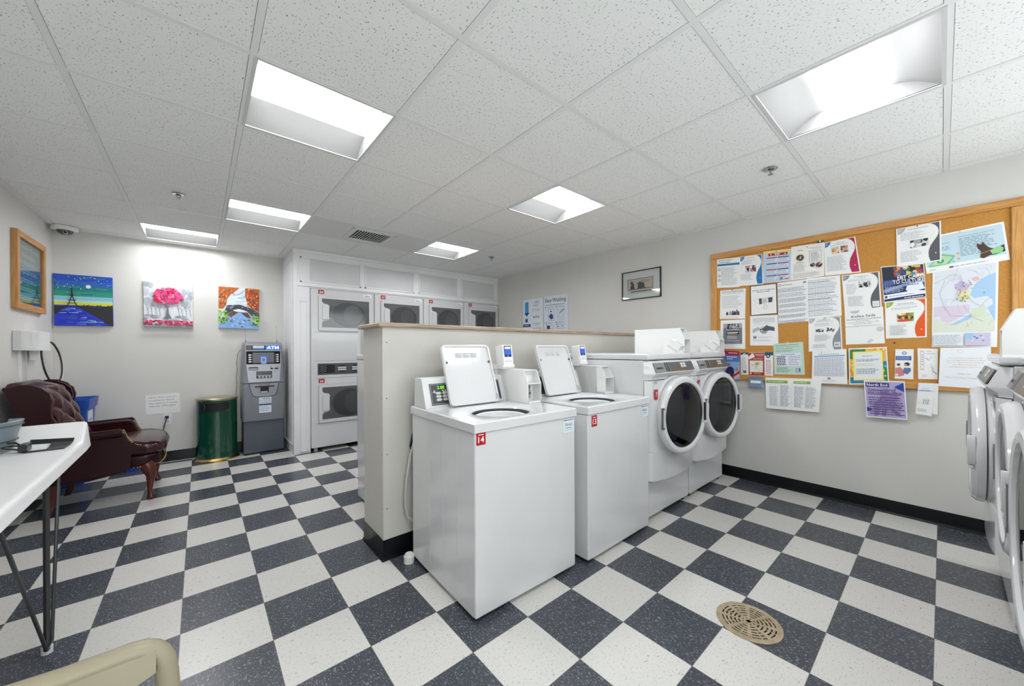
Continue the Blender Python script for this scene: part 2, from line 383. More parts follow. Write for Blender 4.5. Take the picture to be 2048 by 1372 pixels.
names = {(-1, 1): 'large recessed light nearest the camera on the left, above the washers', (-1, 4): 'recessed light left of the air grille, second in its line from the front',
         (2, 1): 'recessed light in the middle of the ceiling above the half wall', (2, 4): 'small recessed light close to the row of stacked dryers, right of the air grille',
         (2, -2): 'recessed light at upper right above the cork board', (-1, -2): 'recessed light directly overhead, behind the top edge of the photo', (-2, 6): 'long-looking recessed light touching the back wall above the paintings'}
L0 = make_light()
for n, (i, j) in enumerate(lights):
    o = L0 if n == 0 else dup(L0, (0, 0, H), 0, '')
    o.location = (GX+GT*(i+.5), GY+GT*(j+.5), H); o['label'] = names[(i, j)]
L0.location = (GX+GT*(-.5), GY+GT*1.5, H)
# air grille panel
x0, x1, y0, y1 = GX, GX+2*GT, GY+4*GT, GY+5*GT
t = thing('air_grille', 'white ceiling panel with a dark slatted air grille near the stacked dryers', 'air vent', ((x0+x1)/2, (y0+y1)/2, H))
at = t.location; W = M('#dededc', .5)
gx0, gx1, gy0, gy1 = .66, 1.01, 2.24, 2.56
g = G()
for a, b, c, d in ((x0+.013, y0+.013, gx0, y1-.013), (gx1, y0+.013, x1-.013, y1-.013), (gx0, y0+.013, gx1, gy0), (gx0, gy1, gx1, y1-.013)): g.box(a, b, -.003+H, c, d, H+.004, W)
for a, b, c, d in ((gx0-.05, gy0-.05, gx1+.05, gy0-.035), (gx0-.05, gy1+.035, gx1+.05, gy1+.05), (gx0-.05, gy0-.05, gx0-.035, gy1+.05), (gx1+.035, gy0-.05, gx1+.05, gy1+.05)): g.box(a, b, H-.006, c, d, H-.003, W)
g.build('panel', t, at); g = G()
for k in range(13):
    x = gx0+.006+k*(gx1-gx0-.012)/12.6
    g.add([(x, gy0, H-.002), (x+.006, gy0, H-.004), (x+.006, gy1, H-.004), (x, gy1, H-.002), (x, gy0, H+.003), (x, gy1, H+.003)], [(0, 1, 2, 3), (0, 3, 5, 4)], W)
g.build('slats', t, at)
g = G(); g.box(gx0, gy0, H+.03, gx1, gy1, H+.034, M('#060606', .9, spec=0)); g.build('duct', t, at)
# sprinklers
def sprinkler(x, y, lab):
    t = thing('sprinkler', lab, 'sprinkler', (x, y, H-.004), group='fire sprinklers on the ceiling')
    g = G(); g.lathe([(.018, 0), (.040, 0), (.042, -.003), (.036, -.007), (.020, -.005), (.018, 0)], CHROME, caps=False, n=28); g.cyl((0, 0, -.003), .02, .002, BLACK); g.build('escutcheon', t)
    g = G(); g.cyl((0, 0, -.012), .009, .012, STEEL); g.tube([(-.009, 0, -.008), (-.012, 0, -.02), (0, 0, -.034)], .0025, STEEL, 6); g.tube([(.009, 0, -.008), (.012, 0, -.02), (0, 0, -.034)], .0025, STEEL, 6)
    g.cyl((0, 0, -.038), .016, .003, STEEL, n=16); g.build('deflector', t)
sprinkler(-.659, 2.24, 'chrome fire sprinkler on the ceiling above the paintings'); sprinkler(2.377, -.807, 'chrome fire sprinkler near the cork board, largest of the three'); sprinkler(2.36, 2.257, 'small dark fire sprinkler on the ceiling right of the farthest light')
# dome camera
t = thing('dome_camera', 'white dome security camera in the far left ceiling corner', 'security camera', (-1.525, 3.93, H-.004))
g = G(); g.lathe([(.001, 0), (.088, 0), (.09, -.008), (.088, -.03), (.078, -.036), (.058, -.038), (.001, -.038)], PLASTW); g.build('housing', t)
g = G(); g.lathe([(.056, -.036), (.052, -.052), (.04, -.066), (.02, -.074), (.001, -.076)], M('#3a3b3d', .08, 0, .6)); g.build('dome', t)
g = G(); g.cyl((.012, -.03, -.06), .017, -.022, CHROME, 'y', 20); g.cyl((.012, -.0525, -.06), .011, -.002, BLACK, 'y', 16); g.build('lens', t)

# ================================================================ TOP-LOAD WASHERS
def top_loader():
    t = thing('top_load_washer', '', 'washing machine', group='top-load washers in front of the half wall')
    W2 = .335; D = .69
    g = G(); g.box(-W2, .004, .02, W2, D-.01, .86, ENAMEL); g.build('cabinet', t, bevel=.008)
    g = G(); g.box(-W2-.001, .02, .025, -W2-.0005, .6, .045, ENAMEL2)
    for y in (.16, .30, .45): g.box(-W2-.0012, y, .07, -W2-.0002, y+.003, .82, ENAMEL2)
    g.build('side_seams', t)
    for x, y in ((-.29, .05), (.29, .05), (-.29, .62), (.29, .62)): g = G(); g.cyl((x, y, 0), .02, .022, BLACK, n=16); g.build('foot', t)
    # top deck with round opening
    g = G(); zt = .905; zb = .860; x0, x1, y0, y1 = -W2-.006, W2+.006, -.004, D-.005; cx, cy, r = -.04, .20, .148; n = 64
    ic = [(cx+r*1.08*math.cos(2*PI*i/n), cy+r*math.sin(2*PI*i/n)) for i in range(n)]
    oc = []
    for i in range(n):
        a = 2*PI*i/n; c, s = math.cos(a), math.sin(a)
        tt = min([v for v in ((x1-cx)/c if c > 1e-6 else 9, (x0-cx)/c if c < -1e-6 else 9, (y1-cy)/s if s > 1e-6 else 9, (y0-cy)/s if s < -1e-6 else 9)])
        oc.append((cx+tt*c, cy+tt*s))
    # snap nearest samples to corners
    for X_, Y_ in ((x0, y0), (x1, y0), (x1, y1), (x0, y1)):
        k = min(range(n), key=lambda q: (oc[q][0]-X_)**2+(oc[q][1]-Y_)**2); oc[k] = (X_, Y_)
    g.loft([[(a, b, zb) for a, b in oc], [(a, b, zt-.006) for a, b in oc], [(a-.006*(1 if a > 0 else -1), b-.006*(1 if b > .3 else -1), zt) for a, b in oc],
            [(cx+(a-cx)*1.12, cy+(b-cy)*1.12, zt) for a, b in ic], [(cx+(a-cx)*1.04, cy+(b-cy)*1.04, zt-.004) for a, b in ic], [(a, b, zt-.012) for a, b in ic]], ENAMEL, caps=False)
    g.build('top_deck', t, smooth=25)
    g = G(); g.lathe([(.143, -.016), (.141, -.004), (.130, .0), (.118, -.004), (.116, -.022)], M('#d9d9d9', .35), (cx, cy, .882), caps=False, sx=1.04); g.build('tub_ring', t)
    g = G(); g.lathe([(.152, .073), (.152, -.02), (.165, -.06), (.165, -.33), (.04, -.36), (.001, -.36)], M('#4d5054', .4, .5), (cx, cy, .82), caps=False); g.build('drum', t)
    g = G(); g.lathe([(.07, -.32), (.035, -.28), (.03, -.06), (.018, -.03), (.001, -.03)], M('#e4e4e2', .4), (cx, cy, .82), caps=False); g.build('agitator', t)
    # lid
    l0 = Vector((-.204, .445, .914)); X = frame(l0, (1, 0, 0), (0, .125, .345)); w, h = .343, .372
    g = G(X); g.prism(rrect(0, 0, w, h, .028), -.016, -.004, ENAMEL)
    out = rrect(0, 0, w, h, .028); inn = rrect(.012, .012, w-.012, h-.012, .02)
    g.loft([[(a, b, -.005) for a, b in out], [(a, b, .004) for a, b in out], [(a*.985+w*.0075, b*.985+h*.0075, .006) for a, b in out], [(a, b, .005) for a, b in inn], [(a, b, -.003) for a, b in inn]], ENAMEL, caps=False)
    lid = g.build('lid', t, smooth=40)
    g = G(X)
    for a in (.02, w-.02): g = G(X); g.cyl((a, h*.70, -.003), .0075, .006, GREYP, n=16); g.build('bumper', lid)
    g = G(X)
    gr = M('#a2a4a6', .5)
    g.box(.085, .288, -.0035, .245, .322, -.003, M('#dadada', .5))
    for k in range(3):
        xx = .09+k*.052
        g.box(xx, .314, -.0028, xx+.03, .318, -.0024, gr); g.cyl((xx+.042, .317, -.003), .003, .0008, gr, n=8)
        for q in range(4): g.box(xx, .306-q*.0045, -.0028, xx+.044-random.random()*.012, .308-q*.0045, -.0024, gr)
    g.build('instructions_label', lid); g = G(X)
    g.box(w-.016, .012, .005, w-.008, .05, .009, CHROME); g.build('hinge', lid)
    # console
    prof = [(.50, .905), (.556, 1.064), (.562, 1.070), (.568, 1.073), (.64, 1.073), (.648, 1.065), (.655, .905)]
    g = G(); g.prism(prof, -.332, .235, ENAMEL2, 'x'); con = g.build('console', t, bevel=.004)
    X = frame((-.332, .50, .905), (1, 0, 0), (0, .056, .159)); g = G(X)
    g.prism(rrect(.035, .012, .535, .146, .004), -.001, .0012, M('#c9c9c6', .35)); g.prism(rrect(.040, .016, .530, .142, .003), .001, .002, M('#3a3b3b', .35))
    for a, b, c, d in ((.046, .022, .524, .0232), (.046, .135, .524, .1362), (.046, .022, .0472, .136)): g.box(a, b, .002, c, d, .0024, M('#cfcfcf', .4))
    g.text('2.00', .088, .109, .133, .127, .0026, M('#7dff3a', .4, emit=.7))
    bt = M('#d6d6d2', .4); dk = M('#444444', .5)
    for k in range(3): g.add([(.062-k*.004, .098-k*.004, .0026), (.070+k*.004, .098-k*.004, .0026), (.066, .106-k*.003, .0026)], [(0, 1, 2)], bt)
    for k in range(2): g.box(.118+k*.016, .094, .0022, .126+k*.016, .104, .0026, bt)
    p = g.build('control_panel', con); g = G(X)
    for r_ in range(3):
        for c_ in range(3):
            a = .076+c_*.042; b = .078-r_*.019; g.prism(rrect(a, b, a+.028, b+.014, .002, 2), .002, .004, bt)
            g.box(a+.006, b+.006, .004, a+.022, b+.008, .0043, dk); g.box(a-.012, b+.006, .002, a-.004, b+.008, .0025, bt)
    g.build('buttons', p)
    # coin box: open front with shelf
    bx0, bx1 = .232, .342; S = M('#e6e6e4', .3)
    prof = [(.285, .906), (.285, 1.026), (.325, 1.106), (.62, 1.106), (.62, .906)]
    g = G()
    for a, b in ((bx0, bx0+.004), (bx1-.004, bx1)): g.prism(prof, a, b, S, 'x')
    g.box(bx0, .326, 1.102, bx1, .62, 1.107, S); g.box(bx0, .285, .906, bx1, .62, .918, S); g.box(bx0, .36, .906, bx1, .62, 1.104, S); g.box(bx0, .286, 1.022, bx1, .36, 1.026, S)
    cb = g.build('coin_box', t)
    g = G(); g.box(bx0+.012, .352, .928, bx1-.034, .361, 1.016, STEEL); g.box(bx0+.012, .350, .99, bx1-.034, .353, 1.004, M('#777777', .4, .6)); g.build('lock_plate', cb)
    g = G(); g.cyl((bx0+.052, .352, .962), .017, -.018, CHROME, 'y', 24); g.cyl((bx0+.052, .334, .962), .010, -.004, STEEL, 'y', 16); g.box(bx0+.044, .328, .959, bx0+.060, .331, .965, BLACK); g.build('lock', cb)
    # card reader
    g = G(); g.prism([(.51, 1.108), (.60, 1.108), (.60, 1.136), (.495, 1.136), (.495, 1.122)], .205, .30, S, 'x'); g.build('reader_bracket', t)
    g = G(); X = frame((.215, .500, 1.135), (1, 0, 0), (0, .018, .13)); g.X = X
    g.prism(rrect(0, 0, .080, .132, .008), -.075, 0, PLASTW); rd = g.build('card_reader', t, bevel=.004); g = G(X)
    g.prism(rrect(.012, .052, .068, .124, .004), 0, .002, M('#10172f', .15)); g.box(.017, .104, .002, .063, .118, .0026, M('#e9edf7', .3, emit=.15)); g.box(.017, .066, .002, .063, .102, .0026, M('#1c4fd8', .3, emit=.35)); g.box(.034, .056, .002, .045, .061, .0026, M('#c9cdd8', .3))
    g.build('screen', rd); g = G(X); g.box(.012, .022, 0, .068, .025, .001, M('#9a9a9a', .4)); g.box(.02, .034, 0, .06, .036, .0008, M('#b5b5b5', .4)); g.build('card_slot', rd)
    # info sticker
    g = G(FR((.237, .003, .775))); g.prism(rrect(0, 0, .088, .076, .004), 0, .0012, M('#dfe6ee', .35)); kk = M('#3d4c63', .5)
    g.box(.004, .066, .0013, .084, .072, .0016, M('#8b97a8', .4)); g.text('CSC+', .006, .066, .026, .0725, .0019, kk, True); g.text('390-HLZ', .014, .036, .074, .052, .0016, kk, True); g.box(.02, .024, .0013, .068, .027, .0016, kk); g.box(.01, .013, .0013, .078, .015, .0016, M('#a5afbd', .4)); g.build('info_sticker', t)
    return t
def number_tag(t, num, x0, x1, z0, z1, y, extra=True):
    g = G(FR((0, y, 0))); g.box(x0, z0, 0, x1, z1, .0012, M('#b3161f', .35)); w = x1-x0; h = z1-z0; wh = M('#ffffff', .4)
    g.text(num, x0+w*(.18 if len(num) > 1 else .32), z0+h*.2, x1-w*(.18 if len(num) > 1 else .32), z0+h*.70, .0015, wh, True)
    if extra: g.box(x0+w*.2, z0+h*.82, .0012, x0+w*.8, z0+h*.87, .0016, wh)
    return plabel(g.build('number_tag', t), 'red tag with white number ' + num)
w14 = top_loader(); w13 = dup(w14, (1.482, -.238, 0), 0, 'white top-load washer tagged 13 with its lid open, behind the washer tagged 14')
w14.location = (.732, -.202, 0); w14.rotation_euler = (0, 0, math.radians(-1.5)); w14['label'] = 'white top-load washer tagged 14 with its lid open, nearest the camera'
number_tag(w14, '14', -.327, -.277, .803, .858, .003); number_tag(w13, '13', -.300, -.250, .785, .848, .003)

# ================================================================ FRONT-LOAD WASHERS
def front_loader(ajar, reader=True):
    t = thing('front_load_washer', '', 'washing machine')
    W2 = .345
    g = G(); g.box(-W2, 0, .03, W2, .68, 1.152, ENAMEL)
    g.build('cabinet', t, bevel=.006)
    for x, y in ((-.3, .04), (.3, .04), (-.3, .62), (.3, .62)): g = G(); g.cyl((x, y, 0), .02, .032, BLACK, n=14); g.build('foot', t)
    g = G(); g.box(-W2-.002, -.035, 1.155, W2+.002, .685, 1.2, ENAMEL); g.build('top', t, bevel=.014, seg=3)
    # front panel bulged (plan profile) with curved lower edge
    def bulge(x, base, amt): return base - amt*(1-(x/W2)**2)
    def panel(name, zt, zb, zbm, d, mt, amt=.012, n=20):
        g = G(); top = []; 
        A = []; B_ = []; C = []; D_ = []
        for i in range(n+1):
            x = -W2+2*W2*i/n; y = bulge(x, -d, amt); e = min(1, (W2-abs(x))/.02); y = -.004+(y+.004)*math.sin(e*PI/2) if e < 1 else y
            zl = zb+(zbm-zb)*(1-(x/W2)**2)
            A.append((x, .0, zt)); B_.append((x, y, zt)); C.append((x, y, zl)); D_.append((x, .0, zl))
        g.loft([A, B_, C, D_], mt, caps=False, closed=False); g.loft([D_, A], mt, caps=False, closed=False)
        return g.build(name, t, smooth=35)
    panel('front_panel', 1.008, .515, .485, .042, ENAMEL); panel('lower_panel', .508, .31, .285, .046, ENAMEL)
    # console with slanted fascia
    g = G(); n = 16; R = []
    for i in range(n+1):
        x = -W2+2*W2*i/n; k = 1-(x/W2)**2; e = math.sin(min(1, (W2-abs(x))/.03)*PI/2)
        R.append([(x, 0, 1.152), (x, -.03*e-.004*k, 1.146), (x, -.035*e-.006*k, 1.138), (x, -.066*e-.008*k, 1.06), (x, -.060*e-.008*k, 1.048), (x, -.038*e, 1.03), (x, -.036*e, 1.012), (x, 0, 1.012)])
    g.loft(R, ENAMEL); con = g.build('console', t, smooth=40)
    X = frame((0, -.0445, 1.134), (1, 0, 0), (0, .0335, .078)); g = G(X)
    g.prism(rrect(-.30, -.072, -.165, 0, .004), -.004, .0016, M('#8e8f91', .3, .3)); g.box(-.285, -.05, .0016, -.18, -.034, .002, M('#55565a', .35)); g.box(-.27, -.046, .002, -.21, -.038, .0024, BLACK); g.build('dispenser_plate', con); g = G(X)
    g.prism(rrect(-.15, -.072, .30, 0, .004), -.004, .0016, M('#5d5e5f', .28, .2)); g.box(-.112, -.070, .0016, -.104, -.002, .002, BLACK); g.box(-.096, -.070, .0016, -.088, -.002, .002, M('#8c8d8e', .3))
    g.add([(-.07, -.07, .002), (.17, -.07, .002), (.17, -.05, .002), (.09, -.03, .002), (.06, -.012, .002), (0, -.05, .002)], [(0, 1, 2, 3, 4, 5)], M('#6e5a44', .3, .2))
    for r_ in range(2):
        for c_ in range(2): g.box(.09+c_*.045, -.045+r_*.02, .002, .128+c_*.045, -.029+r_*.02, .0036, M('#d5d6d6', .35))
    g.build('control_panel', con)
    g = G(); g.box(-.29, -.048, .985, -.17, -.036, 1.006, M('#b7b8ba', .3, .3)); g.build('badge', t)
    # door assembly
    dz, dr = .748, .285; y0 = -.052
    g = G(); g.lathe([(.287, .012), (.287, -.012), (.275, -.018), (.235, -.016), (.232, .01)], ENAMEL, (0, y0+.006, dz), 'y', 64, caps=False)
    g.lathe([(.232, .01), (.225, .10), (.215, .12)], M('#4b4d50', .5), (0, y0, dz), 'y', 48, caps=False); g.build('door_surround', t)
    g = G(); g.lathe([(.232, 0), (.25, .02), (.25, .4), (.03, .42), (.001, .42)], M('#8d9094', .3, .8), (0, .05, dz), 'y', 48, caps=False); g.build('drum', t)
    a = math.radians(ajar); hx = -.287
    X = Matrix.Translation((hx, y0-.012, dz)) @ Matrix.Rotation(-a, 4, 'Z')
    g = G(X); c = (.287, 0, 0)
    g.lathe([(.236, .002), (.283, .002), (.286, -.006), (.283, -.026), (.270, -.040), (.252, -.044), (.240, -.040), (.235, -.030), (.235, -.004)], ENAMEL, c, 'y', 72, caps=False); door = g.build('door', t)
    g = G(X); g.lathe([(.236, -.030), (.20, -.034), (.1, -.038), (.001, -.040)], SMOKE, c, 'y', 64, caps=False); g.build('door_glass', door)
    g = G(X); g.lathe([(.232, 0), (.20, .05), (.15, .085), (.07, .10), (.001, .102)], M('#2b2d31', .08, 0, .6), c, 'y', 48, caps=False); g.build('glass_bowl', door)
    g = G(X); g.prism([(.548, -.062), (.558, -.062), (.566, -.05), (.57, .055), (.56, .075), (.545, .075), (.545, -.062)], -.056, -.030, ENAMEL2, 'y'); g.box(.52, -.046, -.062, .545, -.0405, .075, BLACK); g.box(.515, -.052, -.078, .56, -.036, -.064, ENAMEL2); g.build('handle', door, bevel=.002)
    g = G(X); g.prism(rrect(.004, -.075, .028, .075, .004), -.047, -.036, M('#77787a', .3, .5), 'y'); g.box(.010, -.050, -.06, .022, -.0465, .06, M('#d0d0d0', .3, .3)); g.build('hinge', door)
    # coin box on top, right side
    bx0, bx1 = .225, .335; S = M('#ececea', .28)
    prof = [(-.028, 1.198), (-.028, 1.312), (.008, 1.40), (.41, 1.40), (.41, 1.198)]
    g = G()
    for p, q in ((bx0, bx0+.004), (bx1-.004, bx1)): g.prism(prof, p, q, S, 'x')
    g.box(bx0, .009, 1.396, bx1, .41, 1.401, S); g.box(bx0, .05, 1.198, bx1, .41, 1.398, S); g.box(bx0, -.027, 1.308, bx1, .05, 1.312, S)
    cb = g.build('coin_box', t); g = G(); g.cyl((bx1-.03, .05, 1.235), .010, -.012, CHROME, 'y', 16); g.build('lock', cb)
    if reader:
        g = G(); X = frame((bx0-.085, .02, 1.215), (0, -1, 0), (0, 0, 1)); 
        g.prism([(.12, 1.2), (.12, 1.27), (.06, 1.262), (-.01, 1.215), (-.01, 1.2)], bx0-.06, bx0, S, 'x'); rd = g.build('reader_bracket', t)
        g = G(Matrix.Translation((bx0-.036, .022, 1.262)) @ Matrix.Rotation(math.radians(-56), 4, 'X')); g.box(-.034, -.026, -.05, .034, .026, .05, PLASTW); g.box(-.028, -.027, -.04, .028, -.026, .02, M('#c8cacb', .3)); g.box(-.026, .005, .048, .026, .008, .0505, M('#777777', .4)); g.build('card_reader', t, bevel=.006)
    g = G(FR((.25, -.054, .955))); g.prism(rrect(0, 0, .06, .05, .003, 2), 0, .001, M('#e8eaec', .4)); g.box(.006, .036, .001, .05, .04, .0013, M('#777777', .4)); g.prism(circ(.036, .018, .009, 16), .001, .0014, M('#9a9a9a', .4)); g.build('info_sticker', t)
    return t
f7 = front_loader(7.5); 
f8 = dup(f7, (2.888, -.19, 0), 0, 'white front-load washer tagged 8 beside the cork board wall, dark round door')
fA = front_loader(.5, False); fA.location = (2.475, -1.748, 0); fA.rotation_euler = (0, 0, PI); fA['label'] = 'farthest washer of the row at the right edge, its coin box before the map'
fB = dup(fA, (1.765, -1.80, 0), PI, 'middle front-load washer at the right edge, seen edge-on'); fC = dup(fA, (1.055, -1.785, 0), PI, 'nearest front-load washer at the right edge, mostly cut off by the frame')
f7.location = (2.175, -.19, 0); f7['label'] = 'white front-load washer tagged 7 with a dark round door, beside top-load washer 13'
for o in (f7, f8): o['group'] = 'front-load washers by the half wall'
for o in (fA, fB, fC): o['group'] = 'front-load washers along the right edge'
number_tag(f7, '7', -.292, -.252, .878, .948, -.0545, False); number_tag(f8, '8', -.305, -.267, .915, .975, -.0545, False)
# washers on the far side of the half wall
b1 = dup(fA, (.80, 1.60, 0), PI, 'white front-load washer on the far side of the half wall, only its edge showing')
b1['group'] = 'washers behind the half wall'

# ================================================================ STACKED DRYERS
def dryer(x0, x1, num, lab, low=None):
    t = thing('stacked_dryer', lab, 'tumble dryer', ((x0+x1)/2, 3.385, 0), group='stacked dryers in the white enclosure')
    w = (x1-x0)/2; g = G(); g.box(-w+.003, 0, .045, w-.003, .60, 1.985, ENAMEL)
    g.build('cabinet', t, bevel=.012, seg=3)
    g = G(); sh = M('#8f9092', .5)
    for z in (1.455, 1.103, .893, .338): g.box(-w+.045, -.0012, z, w-.02, 0, z+.004, sh)
    g.build('seam', t)
    for x, y in ((-w+.06, .05), (w-.06, .05), (-w+.06, .5), (w-.06, .5)): g = G(); g.cyl((x, y, 0), .022, .047, M('#b8b8b8', .4), n=16); g.build('foot', t)
    def door(z0, z1, nm):
        a0, a1 = -w+.085, w-.045; X = FR((0, -.001, 0)); g = G(X)
        out = rrect(a0, z0, a1, z1, .02); g.prism(rrect(a0-.003, z0-.003, a1+.003, z1+.003, .022), -.002, .001, sh); g.prism(out, 0, .016, ENAMEL2)
        d = g.build(nm, t, bevel=.006); g = G(X); gx0, gx1 = a0+.038, a1-.032; gz0, gz1 = z0+.042, z1-.036
        hz0, hz1 = gz0+(gz1-gz0)*.24, gz0+(gz1-gz0)*.80; hx = gx0+.085
        g.add([(gx0, gz0, .0175), (gx1, gz0, .0175), (gx1, gz1, .0175), (gx0, gz1, .0175), (gx0, hz1+.03, .0175), (gx0+.02, hz1+.01, .0175), (hx-.015, hz1, .0175), (hx, hz1-.02, .0175), (hx, hz0+.02, .0175), (hx-.015, hz0, .0175), (gx0+.02, hz0-.01, .0175), (gx0, hz0-.03, .0175)], [tuple(range(12))], M('#5c5d5f', .07, 0, .5))
        # drum opening seen through the pane
        cx = (gx0+gx1)/2+.03; cz = (gz0+gz1)/2-.01; pts = circ(cx, cz, (gx1-gx0)*.36, 28, (gz1-gz0)*.44)
        g.add([(a, b, .018) for a, b in pts], [tuple(range(len(pts)))], M('#49494b', .1, .2, .4)); pts = circ(cx+.05, cz, (gx1-gx0)*.2, 28, (gz1-gz0)*.36)
        g.add([(a, b, .0184) for a, b in pts], [tuple(range(len(pts)))], M('#58595b', .15, .3, .4))
        g.build('door_glass', d)
        g = G(X); g.prism(rrect(gx0+.002, hz0+.012, hx-.006, hz1-.012, .014), .015, .03, ENAMEL2); g.box(hx-.004, hz0+.04, .016, hx+.004, hz1-.04, .0195, BLACK); g.build('handle', d, bevel=.005)
    door(1.475, 1.905, 'door'); door(.345, .815, 'door')
    g = G(FR((0, -.001, 0))); g.prism(rrect(-w+.075, .935, w-.07, 1.072, .004), 0, .004, M('#55575a', .3, .2)); g.box(-w+.09, .955, .004, -w+.27, 1.055, .005, M('#26272a', .25)); 
    for k in range(2):
        a = -w+.30+k*.17; g.prism(circ(a+.055, 1.005, .062, 8, .05), .004, .0052, M('#303235', .3))
        g.box(a+.005, .982, .0052, a+.105, 1.0, .006, M('#d5d5d3', .4)); g.box(a+.005, 1.008, .0052, a+.105, 1.026, .006, M('#d5d5d3', .4))
    for k in range(4): g.tube([(-.0+-w+.10+i*.01, 1.045-k*.022-.012*math.sin(i*.5), .006) for i in range(8)], .0022, M('#8a8c8f', .3, .5), 5)
    g.build('control_panel', t); g = G(FR((0, -.001, 0))); g.cyl((w-.16, .915, 0), .008, .006, CHROME, n=14); g.build('lock', t)
    number_tag(t, num, -w+.085, -w+.15, 1.925, 1.975, -.0015, False)
    if low: number_tag(t, low, -w+.085, -w+.15, .835, .885, -.0015, False)
    g = G(FR((0, -.0015, 0))); g.box(w-.14, 1.925, 0, w-.04, 1.965, .001, M('#f4f4f2', .4)); g.text('CSC+', w-.13, 1.955, w-.09, 1.963, .0013, M('#555555', .5), True); g.box(w-.125, 1.935, .001, w-.06, 1.945, .0013, M('#777777', .5)); g.build('info_sticker', t)
xb = [.478, 1.245, 1.965, 2.665, 3.362]
dryer(xb[0], xb[1], '28', 'stacked dryer tagged 28, leftmost and the only one visible down to the floor', '26')
dryer(xb[1], xb[2], '27', 'stacked dryer tagged 27, right of the dryer tagged 28'); dryer(xb[2], xb[3], '29', 'stacked dryer tagged 29, between dryers 27 and 31'); dryer(xb[3], xb[4], '31', 'stacked dryer tagged 31, in the corner beside the right wall')

